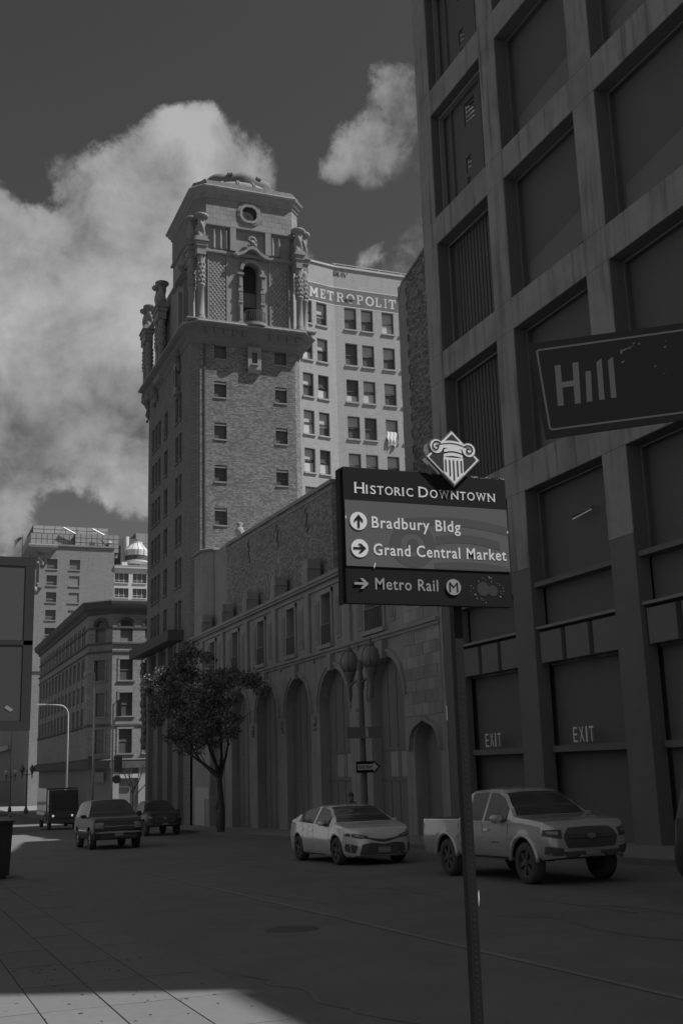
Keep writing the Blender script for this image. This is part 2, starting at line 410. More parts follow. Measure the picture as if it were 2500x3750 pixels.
# gum spots, leaves and litter on the lit slabs
m_gum = M('gum', .06, .8); mb = MB()
gums = kind(mb, 'x') if False else None
for i in range(70):
    x = random.uniform(.6, 2.75); y = random.uniform(8, 13); r = random.uniform(.006, .022)
    mb.lathe((x, y), [(r, G(y)+PH+.0095), (r*.8, G(y)+PH+.0125), (.001, G(y)+PH+.0135)], 7, cap=False)
g = kind(mb.build('gum_spots', m_gum, pn), 'stuff')
m_leaf0 = M('dry_leaf', .30, .7, .3, 9)
for i, (x, y) in enumerate(((1.45, 10.6), (2.35, 12.6), (2.86, 13.4), (2.9, 15.3))):
    mb = MB(); z = G(y)+(PH+.014 if x < 2.94 else .012)
    mb.add([(0,0,0),(.025,.012,.012),(.05,0,.004),(.025,-.012,.01)], ((0,1,2,3),))
    o = mb.build('fallen_leaf', m_leaf0, None, base=(0,0,0)); o.location = (x, y, z); o.rotation_euler = (0, 0, i*1.3)
    tag(o, ('pale dry leaf lying on the sunlit slabs', 'pale scrap at the shadow edge near the kerb', 'pale scrap lying in the gutter', 'second pale scrap farther along the gutter')[i], 'litter')
# south pavement, cut by the cross street
for nm, ys in (('south_pavement', [y for y in YS if y <= 93]), ('far_south_pavement', [y for y in YS if y >= 107 and y < 500])):
    o = kind(strip(nm, 15.0, 60.0, .13, m_walk, ys), 'structure')
    mb = MB()
    for a, b in zip(ys[:-1], ys[1:]): mb.hexa([(14.86, a, G(a)-.02), (15.02, a, G(a)-.02), (15.02, b, G(b)-.02), (14.86, b, G(b)-.02), (14.86, a, G(a)+.135), (15.02, a, G(a)+.135), (15.02, b, G(b)+.135), (14.86, b, G(b)+.135)])
    mb.build('kerb', m_kerb, o)

# ------------------------------------------------------------------ parking garage
m_conc = M('board_concrete', .325, .9, .16, 1.3, .006, 14, .15, streak=1.1, stain=.8)
m_concd = M('painted_shaded_base', .165, .8, .14, 1.5, .004, 20, .2, stain=.3)  # painted base, its tone also lowered for the light falloff at street level
m_void = M('interior_shade_grey', .15, .9, .06, 1.0, 0, 40, .05)
m_revshade = M('reveal_shade_grey', .15, .8, .1, 2, 0, 40, .05)
m_fr = M('dull_frame', .24, .6, .1, 4)
ga = thing('parking_garage', 'dark concrete parking garage with deep square openings, filling the right side', 'garage', (18, 20, G(20)))
PN = north(18.0)
colY = [(34.3, 35.4)] + [(29.27-5.31*i, 30.37-5.31*i) for i in range(0, 5)]
tops = [9.37, 14.83, 20.23, 25.63, 31.03]
GW = 1.55                                             # west end of the tall part (outside the frame)
for i, (a, b) in enumerate(colY):
    zb = [5.85] + tops; 
    for j in range(len(tops)):
        z0 = 5.85 if j == 0 else tops[j-1]+.012
        mb = MB(); mb.pbox(PN, a, b, z0, tops[j]-1.06-.006, -.45, 0.0); mb.build('column_panel', m_conc, ga)
        mb = MB(); mb.pbox(PN, a, b, tops[j]-1.06+.006, tops[j], -.45, 0.0); mb.build('beam_panel', m_conc, ga)
    mb = MB(); mb.pbox(PN, a, b, G(30)-.4, 5.84, -.45, -.004); mb.build('column_base', m_concd, ga)
ends = [(30.37, 34.3)] + [(colY[i+1][1], colY[i][0]) for i in range(1, len(colY)-1)] + [(GW, colY[-1][0])]
m_ramp = M('ramp_concrete', .22, .9, .15, 1)
for i, (a, b) in enumerate(ends):
    for j, t in enumerate(tops):
        # precast beam panels, two to a bay
        cut = [a+.008, a+(b-a)*(.47 if (i+j) % 2 else .55), b-.008]
        for q in range(2):
            mb = MB(); mb.pbox(PN, cut[q]+(.006 if q else 0), cut[q+1], t-1.06, t, -.45, 0.0); mb.build('beam_panel', m_conc, ga)
        z0 = (5.2 if j == 0 else tops[j-1]); z1 = t-1.06
        # panel coloured as the shaded interior, thin frame line and a sloping ramp wall behind the opening
        dep = .70
        if not (i == 0 and j >= 3):
            mb = MB(); mb.pbox(PN, a, b, z0, z1, -dep-.10, -dep); mb.build('interior_shade_panel', m_void, ga)
            fm = MB(); w = .05
            fm.pbox(PN, b-.02-w, b-.02, z0, z1, -.52, -.46); fm.pbox(PN, a+.02, b-.03-w, z1-.03-w, z1-.03, -.52, -.46)
            fm.build('opening_frame', m_fr if i == 0 else M('dim_frame', .17, .7, .1, 4), ga)
        ln = MB(); ln.pbox(PN, b-.012, b-.001, z0, z1, -.74, -.03); ln.build('reveal_shade', m_revshade, ga)  # strips over the reveals; their dark colour stands for the shade there
        ln = MB(); ln.pbox(PN, a+.001, a+.012, z0, z1, -.74, -.03); ln.build('reveal_shade', m_revshade, ga)
        ln = MB(); ln.pbox(PN, a+.013, b-.013, z1-.012, z1-.001, -.74, -.03); ln.build('reveal_shade', m_revshade, ga)
        if i >= 1 and j >= 1:
            up = .9 if i % 2 else 1.0
            mb = MB(); mb.pprism(PN, [(a+.1, z0+.7), (b-.2, z0+.25), (b-.2, z0+1.25), (a+.1, z0+1.75)], -dep, -dep+.025); mb.build('ramp_wall', M('ramp_wall_grey', .19, .9, .1, 1), ga)
# stair bay with louvred screens: daylight shows through them
def louvre(u0, u1, z0, z1, n, slant=.0, d=-.55):
    e = grp('louvred_screen', ga)
    for k in range(n):
        t = (k+.2)/n; z = z0+(z1-z0)*t; h = (z1-z0)/n*.55
        mb = MB(); mb.pprism(PN, [(u0, z), (u1, z+slant), (u1, z+slant+h), (u0, z+h)], d-.03, d); mb.build('slat', m_void, e)
    return e
for j in (3, 4):
    z0, z1 = tops[j-1], tops[j]-1.06
    a, b = ends[0]
    mb = MB(); D = -.60
    # dark panels leaving openings that the sky shows through
    hs = [(31.9, 32.7, z0+3.05, z0+3.95), (30.5, 31.4, z0+2.7, z0+3.95), (32.35, 32.75, z0+1.15, z0+1.75), (32.5, 32.72, z0+.25, z0+.95), (30.5, 31.1, z0+.2, z0+.75)]
    mb.wall(PN, a, b, z0, z1, hs, .08, D); mb.build('stair_screen', m_void, ga)
    for (u0, u1, za, zb) in hs: louvre(u0, u1, za, zb, max(3, int((zb-za)/.16)), .10, D-.1)
    mb = MB(); mb.pbox(PN, a+.9, a+1.0, z0, z1, -.7, -.5); mb.build('stair_post', m_void, ga); mb = MB(); mb.pbox(PN, b-.75, b-.68, z0, z1, -.7, -.5); mb.build('stair_post', m_void, ga)
    mb = MB(); mb.pbox(PN, b-.16, b-.10, z0, z1, -.5, -.3); mb.pbox(PN, a, b-.1, z1-.16, z1-.10, -.5, -.3); mb.build('opening_frame', m_fr, ga)
for j in (1, 2):
    e = grp('vertical_louvres', ga)
    for k in range(15):
        u = 30.5+k*.24; mb = MB(); mb.pbox(PN, u, u+.10, tops[j-1]+.02, tops[j]-1.1, -.72, -.66); mb.build('fin', M('fin_grey', .11, .7, .1, 3), e)
# ground floor: sign band, shop panels, exits
mb = MB(); mb.pbox(PN, GW, 35.4, 5.2, 5.85-.5, -.6, -.1); mb.build('canopy_beam', m_concd, ga)
for (a, b) in ends[:-1]:
    n = 3 if b-a > 4 else 3; w = (b-a)/n
    for k in range(n):
        mb = MB(); mb.pbox(PN, a+k*w+.12, a+(k+1)*w-.12, 2.87, 3.8, -.5, -.12); mb.build('band_panel', M('band_panel_grey', .17, .8, .1, 2), ga)
    mb = MB(); mb.pbox(PN, a, b, 3.9, 3.98, -.5, -.08); mb.build('band_rail', m_fr, ga)
    mb = MB(); mb.pbox(PN, a, b, 2.80, 5.2, -.72, -.52); mb.build('band_backing', m_void, ga)
    mb = MB(); mb.pbox(PN, a, b, .30, 2.80, -.9, -.62); mb.build('lintel_wall', m_void, ga)
    mb = MB(); mb.pbox(PN, a+.1, b-.1, .22, .40, -.62, -.30); mb.build('canopy_edge', m_concd, ga)
m_exit = M('brushed_letter', .5, .35, .1, 5, spec=.6, metal=.5)
for (u, w) in ((33.10, 1.12), (27.86, 1.08)):
    # letters read from the street (u runs away from the viewer, so mirror the lettering along the wall)
    PX = Plane((18.0, u, 0), (0, -1, 0), (-1, 0, 0))
    x = 0
    for ch, cw in zip('EXIT', (.20, .24, .07, .22)):
        text(PX, ch, x, .47, .44, width=cw, d=-.28, th=.07, bold=.0, name='exit_letter', mat=m_exit, parent=ga); x += cw+.10
mb = MB(); mb.pbox(PN, 30.37, 34.3, G(20)-.5, .3, -6, -3.0); mb.pbox(PN, 25.0, 29.27, G(20)-.5, .3, -6, -3.0); mb.build('exit_recess', m_void, ga)
mb = MB(); mb.pbox(PN, 19.7, 23.96, G(20)-.5, 2.8, -.9, -.6); mb.pbox(PN, GW, 18.6, G(20)-.5, 2.8, -.9, -.6); mb.build('ground_wall', m_concd, ga)
# core: roof slab, back and side walls of the garage (the stair bay stays open to the sky)
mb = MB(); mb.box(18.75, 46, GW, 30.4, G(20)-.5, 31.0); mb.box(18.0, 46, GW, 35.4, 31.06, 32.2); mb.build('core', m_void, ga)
mb = MB(); mb.box(18.75, 46, 30.41, 35.38, G(20)-.5, 20.0); mb.build('stair_base', m_void, ga)
mb = MB()
for z in (20.2, 25.6): mb.box(18.6, 24, 30.41, 34.2, z-.25, z)
mb.build('landing', m_void, ga)
mb = MB(); mb.pprism(north(20.3), [(30.6, 20.3), (31.0, 20.3), (34.2, 24.2), (34.2, 24.9)], -.1, 0); mb.pprism(north(20.6), [(30.6, 25.7), (31.0, 25.7), (34.2, 29.4), (34.2, 30.1)], -.1, 0); mb.build('stair_flight', m_void, ga)
# unseen lower western wing, added and shaped to cast the shadow edge at the crossing
gw = thing('garage_shadow_wing', 'unseen lower concrete wing added beside the garage to shade the crossing', 'garage', (18, -6, G(-6)))
mb = MB(); mb.box(18.0, 46, -26, GW-.02, G(-20)-.5, 22.3); mb.build('wall', m_conc, gw)
mb = MB(); mb.box(17.9, 46.1, -26.1, GW-.03, 22.31, 22.7); mb.build('parapet', m_conc, gw)
tb = thing('fluorescent_tube', 'short bright lamp tube glowing inside a dark garage opening', 'lamp', (18.5, 27.2, 6.9))
mb = MB(); mb.tube([(18.42, 26.35, 7.07), (18.42, 27.35, 6.98)], .018, 6); mb.build('tube', EM('tube_light', .5, .07), tb)
mb = MB(); mb.pbox(PN, 26.3, 27.4, 7.08, 7.14, -.46, -.38); mb.build('fitting', m_void, tb)

# ------------------------------------------------------------------ arcaded theatre with its brick auditorium
m_stone = M('theatre_stone', .32, .85, .16, 1.2, .006, 16, .15, streak=.5, stain=.5)
m_stoned = M('theatre_stone_block', .33, .85, .18, 1.6, .006, 18, .15, stain=.4, tone=True)
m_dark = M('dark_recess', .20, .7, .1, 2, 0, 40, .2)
m_glass = M('dark_glass', .12, .06, .2, .7, 0, 40, .5)
m_woodd = M('dark_timber', .18, .6, .15, 4)
th = thing('theatre', 'ornate stone theatre with tall arches and a plain brick hall above', 'theatre', (18, 52, G(52)))
arches = [(38.95, 42.25, 4.24), (44.55, 48.2, 4.28), (49.4, 53.0, 4.25), (54.25, 57.85, 4.28), (59.2, 62.8, 4.25), (64.1, 67.6, 4.25)]
winY = [41.4, 46.86, 51.82, 56.75, 61.7, 66.7]
gz = G(52)-.6
holes = [(a, b, gz+.02, t, 1) for a, b, t in arches] + [(36.05, 38.2, gz+.02, 1.5, .9)]
wh = [(y-(.9 if k == 0 else .58), y+(.9 if k == 0 else .58), 5.45, 7.72) for k, y in enumerate(winY)]
mb = MB(); mb.wall(PN, 35.42, 72.0, gz, 8.4, holes+wh, .78, 0); mb.build('wall', m_stone, th)
for k, (a, b, t) in enumerate(arches):
    r = (b-a)/2; c = (a+b)/2; sp_ = t-r
    mb = MB(); n = 18
    for i in range(n):                               # archivolt
        t0, t1 = math.pi*i/n, math.pi*(i+1)/n
        for (ri, ro, d) in ((r, r+.16, .05), (r+.16, r+.30, .10)):
            q = [(c-ri*math.cos(t0), sp_+ri*math.sin(t0)), (c-ro*math.cos(t0), sp_+ro*math.sin(t0)), (c-ro*math.cos(t1), sp_+ro*math.sin(t1)), (c-ri*math.cos(t1), sp_+ri*math.sin(t1))]
            mb.pprism(PN, q, 0, d)
    mb.build('archivolt', m_stone, th)
    mb = MB(); mb.pprism(PN, [(c-.18, t-.1), (c+.18, t-.1), (c+.26, t+.62), (c-.26, t+.62)], 0, .22); mb.build('keystone', m_stone, th)
    # panel deep in the arch, coloured as its shaded interior
    mb = MB(); mb.pbox(PN, a, b, gz, t, -.60, -.45); mb.build('arch_shade_panel', m_dark, th)
    mb = MB()
    for q in range(1, 4): mb.pbox(PN, a+(b-a)*q/4-.04, a+(b-a)*q/4+.04, gz, t-.3, -.46, -.425)
    mb.pbox(PN, a, b, .55, .68, -.46, -.42); mb.pbox(PN, a, b, -.62, -.5, -.46, -.42); mb.build('mullions', m_woodd, th)
    if k in (0, 1):
        for q in range(2):
            mb = MB(); u0 = a+.35+q*(b-a)*.36; mb.pbox(PN, u0, u0+(b-a)*.30, -.46, .50, -.46, -.435); mb.build('transom_pane', M('dusty_pane', .30, .35, .2, 2), th)
# impost ornaments: carved brackets on the piers
def carved(P, u, z, s, parent, mat, name='carved_ornament', n=9, seed=1):
    rr = random.Random(seed); mb = MB()
    for i in range(n):
        a = rr.uniform(-.5, .5)*s; b = rr.uniform(-.5, .5)*s*1.4; p = P(u+a*.8, z+b, .05*s+rr.uniform(0, .08)*s)
        mb.ball(p, rr.uniform(.12, .24)*s, 7, 5)
    mb.ball(P(u, z, .1*s), .3*s, 8, 6, (1, 1, 1.3)); return mb.build(name, mat, parent, smooth=True)
for i, u in enumerate((43.4, 48.8, 53.6, 58.5, 63.45)): carved(PN, u, 2.0, .42, th, m_stone, seed=i); carved(PN, u, 5.0, .34, th, m_stone, seed=i+20)
# upper windows with surrounds, sills, balconettes; side panels
for k, y in enumerate(winY):
    w = .9 if k == 0 else .58
    fr = MB(); fr.pbox(PN, y-w-.16, y-w-.002, 5.4, 7.9, 0, .09); fr.pbox(PN, y+w+.002, y+w+.16, 5.4, 7.9, 0, .09); fr.pbox(PN, y-w-.16, y+w+.16, 7.722, 7.92, .002, .12); fr.pbox(PN, y-w-.26, y+w+.26, 5.22, 5.40, 0, .22)
    f = fr.build('window', M('surround_stone', .31, .8, .14, 2, .004, 20, .2), th)
    mb = MB(); mb.pbox(PN, y-w, y+w, 5.45, 7.72, -.5, -.45); mb.build('pane', m_glass, f)
    mb = MB(); mb.pbox(PN, y-.03, y+.03, 5.45, 7.72, -.45, -.38); mb.pbox(PN, y-w, y+w, 6.9, 6.98, -.45, -.39); mb.build('mullion', m_woodd, f)
    mb = MB(); 
    for q in range(9): u = y-w+.02+q*(2*w-.04)/8; mb.pbox(PN, u-.012, u+.012, 5.42, 6.3, .10, .125)
    mb.pbox(PN, y-w, y+w, 6.28, 6.33, .09, .135); mb.build('balconette', M('iron_black', .14, .5, .1, 6), f)
    for sgn in (-1, 1):
        c = y+sgn*(w+.78)
        mb = MB(); mb.pbox(PN, c-.30, c+.30, 5.55, 7.55, 0, .04); p = mb.build('side_panel', m_stone, th)
        mb = MB(); mb.pbox(PN, c-.19, c+.19, 5.7, 7.4, .042, .06); mb.build('inset_panel', M('relief_panel', .24, .9, .3, 9, .02, 22), p)
# frieze, cornice, pilasters with pedestals and finials above the cornice
mb = MB(); mb.pbox(PN, 35.62, 72, 5.05, 5.18, 0, .16); mb.pbox(PN, 35.62, 72, 4.92, 5.048, 0, .08); mb.build('string_course', m_stone, th)
mb = MB(); mb.pbox(PN, 42.8, 72, 8.02, 8.14, 0, .10); mb.pbox(PN, 42.8, 72, 8.4, 8.56, -.6, .26); mb.pbox(PN, 42.8, 72, 8.28, 8.398, 0, .18); mb.build('cornice', m_stone, th)
mb = MB(); mb.pbox(PN, 35.62, 42.78, 7.2, 7.34, 0, .10); mb.pbox(PN, 35.62, 42.78, 8.4, 8.50, -.6, .14); mb.build('side_cornice', m_stone, th)
for i, u in enumerate((44.2, 49.3, 54.3, 59.3, 64.3, 69.2)):
    mb = MB(); mb.pbox(PN, u-.28, u+.28, 5.19, 8.01, 0, .14); pl = mb.build('pilaster', m_stone, th)
    mb = MB(); mb.pbox(PN, u-.36, u+.36, 8.565, 9.25, -.5, .2); mb.pprism(PN, [(u-.42, 9.25), (u+.42, 9.25), (u+.30, 9.72), (u-.30, 9.72)], -.48, .16); mb.build('pedestal', m_stone, th)
# ashlar blocks on the plain end bay (each block its own piece)
mb0 = MB()
rows = []; z = 1.75
blk = []
while z < 7.1:
    u = 35.66 + (len(rows) % 2)*.28; rows.append(z)
    if len(rows) % 2 == 0: blk.append((35.66, u-.012, z))
    while u < 38.8:
        e = min(u+random.uniform(.5, .62), 38.82); 
        if e-u > .15: blk.append((u, e-.012, z))
        u = e
    z += .44
for (a, b, z) in blk:
    mb = MB(); mb.tone = random.uniform(.8, 1.15); dd = random.uniform(.018, .03); mb.pbox(PN, a, b, z, z+.428, -.01, dd); mb.build('stone_block', m_stoned, th, tone=True)
# ogee hood over the side door
mb = MB(); prev = None; pts = []
for i in range(21):
    t = i/20; u = 35.85+t*2.55; hgt = .45+1.0*math.sqrt(max(0, 1-abs(2*t-1)**2.6))+.10*math.exp(-((t-.5)/.08)**2); pts.append((u, hgt))
for (a, za), (b, zb) in zip(pts[:-1], pts[1:]): mb.pprism(PN, [(a, za), (b, zb), (b, zb+.14), (a, za+.14)], .0, .16)
mb.build('door_hood', m_stone, th)
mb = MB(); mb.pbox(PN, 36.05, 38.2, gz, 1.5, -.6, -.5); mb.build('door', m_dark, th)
# ground: hoarding panel with a doorway, posters
mb = MB(); mb.wall(PN, 67.7, 71.2, gz+.3, -1.05, [(67.75, 68.75, gz+.32, -1.75)], .06, .05); mb.build('white_hoarding', M('white_board', .42, .6, .06, 2), th)
mb = MB(); mb.pbox(PN, 74.9, 76.6, -1.6, -.4, .0, .06); mb.build('poster_panel', M('poster_grey', .22, .7, .25, 3), th)
# brick hall above: courses of single bricks, sloped coping, wall anchors
m_brk = M('hall_brick', .28, .9, .1, 2.2, .0, 40, .1, tone=True, stain=.35)
m_mort = M('hall_mortar', .09, .95, .2, 3)
HX = 18.7; PH_ = north(HX)
ztop = lambda u: 13.22+(u-47.65)*(13.68-13.22)/(65.96-47.65)
hall = MB(); hall.pprism(PH_, [(47.65, 8.3), (66.0, 8.3), (66.0, ztop(66.0)), (47.65, ztop(47.65))], -10, 0); hb = hall.build('hall_wall', m_mort, th)
bricks(PH_, 47.66, 65.95, 8.6, 13.7, [], .235, .082, .013, .014, m_brk, hb, .72, 1.35, 300, clip=ztop)
PW = west(47.65)
bricks(PW, HX+.01, HX+9, 8.6, 13.2, [], .235, .082, .013, .012, M('sunlit_end_brick', .42, .9, .1, 2, tone=True), hb, .7, 1.25)  # paler copy of the hall brick, sunlight put into its colour
mb = MB(); mb.pprism(PH_, [(47.5, ztop(47.5)-.02), (66.1, ztop(66.1)-.02), (66.1, ztop(66.1)+.16), (47.5, ztop(47.5)+.16)], -10.1, .12)
mb.pprism(PH_, [(47.5, ztop(47.5)-.30), (66.1, ztop(66.1)-.30), (66.1, ztop(66.1)-.20), (47.5, ztop(47.5)-.20)], 0, .05); mb.build('coping', m_stone, th)
for i, u in enumerate((51.2, 55.9, 61.2)):           # S-shaped wall anchors
    mb = MB(); pts = []; zc = ztop(u)-1.15
    for k in range(25):
        t = k/24; 
        if t < .4: a = t/.4*4.4; pts.append(PH_(u+.20*math.sin(a), zc+.45+.20*math.cos(a)*.9, .04))
        elif t > .6: a = (1-t)/.4*4.4; pts.append(PH_(u-.20*math.sin(a), zc-.45-.20*math.cos(a)*.9, .04))
    mb.tube(pts, .035, 6); mb.build('wall_anchor', M('iron_black', .14, .5, .1, 6), th)
# stair pavilion between hall and tower, with the lit coping, urn on the parapet
pav = [(18.05, 72.4), (18.05, 69.6), (18.5, 69.0), (20.4, 69.0), (20.4, 66.1), (28, 66.1), (28, 72.4)][::-1]
pav = [(18.1, 71.9), (18.1, 69.9), (18.7, 69.2), (20.2, 69.2), (28, 69.2), (28, 71.9)]
mb = MB(); mb.vprism(pav, 5, 14.0); mb.build('pavilion', m_stone, th)
mb = MB(); mb.loft(pav, [(0, 14.01), (.18, 14.05), (.18, 14.16), (.1, 14.2)]); mb.build('pavilion_coping', m_stone, th)
mb = MB(); mb.box(18.75, 28, 66.02, 69.15, 8.3, 13.9); mb.build('link_wall', m_stone, th)
mb = MB(); mb.pprism(PN, [(60, 9.0), (60.5, 9.0), (60.5, 9.0+1.4), (60, 9.0+1.4)], -.2, .0)
mb = MB(); mb.lathe((19.3, 65.2), [(.22, 13.8), (.12, 13.95), (.08, 14.1), (.26, 14.3), (.32, 14.55), (.2, 14.75), (.1, 14.85), (.24, 15.0), (.06, 15.1)], 10)
for s_ in (-1, 1):
    mb.tube([(19.3, 65.2+s_*.30, 14.0+.0), (19.3, 65.2+s_*.46, 14.2), (19.3, 65.2+s_*.36, 14.42), (19.3, 65.2+s_*.22, 14.3)], .05, 6)
mb.build('finial_urn', m_stone, th, smooth=True)
# graffiti strokes on the hall wall
mb = MB(); gp = []
for (pts) in ([(58.2, 9.6), (57.9, 10.5), (57.5, 9.5), (57.1, 10.7), (56.7, 9.8)], [(56.6, 9.9), (56.2, 10.9), (55.9, 10.2), (55.6, 11.2), (55.5, 9.4)], [(58.8, 9.9), (58.5, 10.3), (58.9, 10.4)]):
    mb.tube([PH_(u, z, .03) for u, z in pts], .05, 4)
mb.build('graffiti', M('graffiti_paint', .42, .6, .3, 7), th)
# low roof behind the arcade
mb = MB(); mb.box(18.56, 40, 35.62, 47.6, 6, 8.38); mb.box(18.56, 40, 47.7, 71.9, 4, 8.25); mb.build('low_roof', m_dark, th)
# ------------------------------------------------------------------ corner office tower
tw = thing('office_tower', 'tall brick corner tower with ornate twisted columns and a scalloped crown', 'tower', (18, 72.05, G(72)))
m_tb = M('tower_brick', .255, .9, .10, 1.4, .0, 40, .12, tone=True, stain=.45)
m_tm = M('tower_mortar', .10, .95, .2, 3)
m_tN = M('tower_brick_side', .26, .9, .14, .8, .012, 30, .12, brick=(.30, .11, .014, .85, 1.15, .6), stain=.3)
m_terr = M('terracotta', .30, .8, .15, 1.6, .006, 22, .2, streak=.4, stain=.35)
m_terd = M('terracotta_dark', .20, .8, .2, 3.0, .01, 14, .2, stain=.4)
YT = 72.05; TW = west(YT); TN = north(18.0)
shaft = [(18.0, 86.8), (18.0, 72.57), (18.52, 72.05), (25.62, 72.05), (26.19, 72.62), (26.19, 86.8)]
wins = []
for k in range(-1, 8):
    zt = 29.9-3.09*k if k < 0 else 26.83-3.085*k
    for a in (19.56, 24.08): wins.append((a, a+.88, zt-1.16, zt))
# row under the cornice and rows below
wins = [(a, a+.88, z-1.16, z) for a in (19.56, 24.08) for z in (29.72, 26.83, 23.75, 20.67, 17.58, 14.5)]
core = MB(); core.vprism(poff(shaft, -.32), G(80)-.3, 31); core.build('core', m_dark, tw)
mb = MB(); mb.wall(TW, 18.52, 25.62, 8, 30.4, wins, .30, 0); wallw = mb.build('west_wall', m_tm, tw)
bricks(TW, 18.53, 25.61, 12.6, 30.2, wins, .215, .0772, .012, .013, m_tb, wallw, .72, 1.38, 300)
# the rainwater pipe groove near the corner
mb = MB(); mb.pbox(TW, 18.80, 18.90, 8, 29.8, .0, .09); mb.build('downpipe', M('pipe_dark', .09, .6), tw)
PC = Plane((18.0, 72.57, 0), (.52, -.52, 0), (-1, -1, 0)); mb = MB(); mb.wall(PC, 0, .735, 2, 30.4, [], .1, 0); mb.build('corner_wall', m_tN, tw)
PCs = Plane((25.62, 72.05, 0), (.57, .57, 0), (1, -1, 0)); mb = MB(); mb.wall(PCs, 0, .806, 8, 30.4, [], .1, 0); cw = mb.build('corner_wall', m_tm, tw)
bricks(PCs, .0, .80, 14, 30.2, [], .215, .0772, .012, .013, m_tb, cw, .72, 1.38)
nw = []
for k in range(9):
    z = 27.0-3.07*k
    for (a, b) in ((75.25, 76.1), (76.35, 77.25), (79.75, 80.95), (82.2, 83.1), (83.35, 84.25), (84.5, 85.4)): nw.append((a, b, z-2.0, z))
mb = MB(); mb.wall(TN, 72.57, 86.8, G(80), 30.4, [h for h in nw if h[2] > 2], .25, 0); mb.build('north_wall', m_tN, tw)
for h in nw:
    if h[2] < 2: continue
    fm = MB(); fm.pbox(TN, h[0], h[1], h[2]-.14, h[2], -.05, .09); f = fm.build('window', m_terd, tw)
    mb = MB(); mb.pbox(TN, h[0], h[1], h[2], h[3], -.26, -.22); mb.build('pane', m_glass, f)
mb = MB(); mb.quad((26.19, 72.62, G(80)), (26.19, 86.8, G(80)), (26.19, 86.8, 30.4), (26.19, 72.62, 30.4)); mb.quad((18, 86.8, G(80)), (26.19, 86.8, G(80)), (26.19, 86.8, 30.4), (18, 86.8, 30.4)); mb.build('back_wall', m_tN, tw)
for h in wins:
    fm = MB(); fm.pbox(TW, h[0]-.05, h[1]+.05, h[2]-.10, h[2], -.02, .08); f = fm.build('window', m_terr, tw)
    mb = MB(); mb.pbox(TW, h[0], h[1], h[2], h[3], -.30, -.26); mb.build('pane', m_glass, f)
    mb = MB(); mb.pbox(TW, h[0], h[1], h[3]-.15, h[3]-.03, -.14, -.04); mb.build('lintel', M('lintel_pale', .40, .7), f)
    mb = MB(); mb.pbox(TW, h[0], h[1], h[2]+.52, h[2]+.57, -.26, -.21); mb.pbox(TW, h[0], h[0]+.05, h[2], h[3], -.26, -.2); mb.pbox(TW, h[1]-.05, h[1], h[2], h[3], -.26, -.2); mb.build('sash', m_woodd, f)
# flared cornice, coloured darker for the shade under the ledge; ledge
led = [(18.18, 86.3), (18.18, 72.5), (18.6, 72.0), (25.75, 72.0), (26.3, 72.55), (26.3, 86.3)]
mb = MB(); mb.loft(led, [(.05, 29.55), (.16, 29.62), (.16, 29.8), (.3, 29.95), (.34, 30.2), (.55, 30.4), (.60, 30.62), (.80, 30.7), (.92, 30.78)]); mb.build('cornice', m_terd, tw)
mb = MB(); mb.loft(led, [(.80, 30.79), (1.0, 30.82), (1.04, 30.9), (1.0, 31.0), (.9, 31.03)]); lg = mb.build('ledge', m_terr, tw)
for i in range(9):                                    # ledge blocks seen as single coping stones
    mb = MB(); u = 17.35+i*1.08; mb.pbox(TW, u, u+1.06, 31.035, 31.12, .35, .98); mb.build('coping_stone', m_terr, lg)
# modillions
for i in range(11):
    u = 18.75+i*.68
    if 21.5 < u < 23.3: continue
    mb = MB(); mb.pbox(TW, u, u+.22, 30.25, 30.68, .3, .72); mb.build('modillion', m_terd, tw)
# hanging bay with its little window, console ornament, balcony
mb = MB(); mb.wall(TW, 21.98, 22.96, 27.95, 29.6, [(22.26, 22.68, 28.32, 29.2)], .2, .36); 
for u in (21.98, 22.96): mb.quad(TW(u, 27.95, .36), TW(u, 27.95, 0), TW(u, 29.6, 0), TW(u, 29.6, .36))
for i in range(8):
    t0, t1 = i/8, (i+1)/8; a0 = TW(21.98+.0, 0, 0); 
    z0 = 27.95-.26*math.sin(t0*math.pi/2); z1 = 27.95-.26*math.sin(t1*math.pi/2); d0 = .36*math.cos(t0*math.pi/2); d1 = .36*math.cos(t1*math.pi/2)
    mb.quad(TW(21.98, z0, d0), TW(22.96, z0, d0), TW(22.96, z1, d1), TW(21.98, z1, d1))
hbx = mb.build('hanging_bay', m_terr, tw)
mb = MB(); mb.pbox(TW, 22.2, 22.74, 28.22, 28.33, .34, .46); mb.build('sill', m_terr, hbx)
mb = MB(); mb.pbox(TW, 22.26, 22.68, 28.32, 29.2, .1, .17); mb.build('pane', m_glass, hbx)
carved(TW, 22.46, 30.0, .9, tw, m_terd, 'console_ornament', 16, 5)
for u in (21.55, 23.4): carved(TW, u, 29.9, .5, tw, m_terd, 'console_ornament', 10, int(u*10))
bal = MB(); n = 14; arc = [(22.43-.95*math.cos(math.pi*i/n), .55+.75*math.sin(math.pi*i/n)) for i in range(n+1)]
bal.add([TW(u, 31.02, d) for u, d in arc]+[TW(u, 31.22, d) for u, d in arc], [tuple(range(n+1)), tuple(range(n+1, 2*n+2))]+[(i, i+1, i+n+2, i+n+1) for i in range(n)])
bal.build('balcony_floor', m_terr, tw)
rail = MB(); arc2 = [(22.43-.80*math.cos(math.pi*i/18), .5+.64*math.sin(math.pi*i/18)) for i in range(19)]
for (u, d) in arc2: rail.tube([TW(u, 31.22, d), TW(u, 31.6, d+.05), TW(u, 32.1, d)], .018, 5)
rail.tube([TW(u, 32.12, d) for u, d in arc2], .03, 6); rail.tube([TW(u, 31.34, d) for u, d in arc2], .02, 5); rail.build('balcony_railing', M('iron_black', .14, .5, .1, 6), tw)
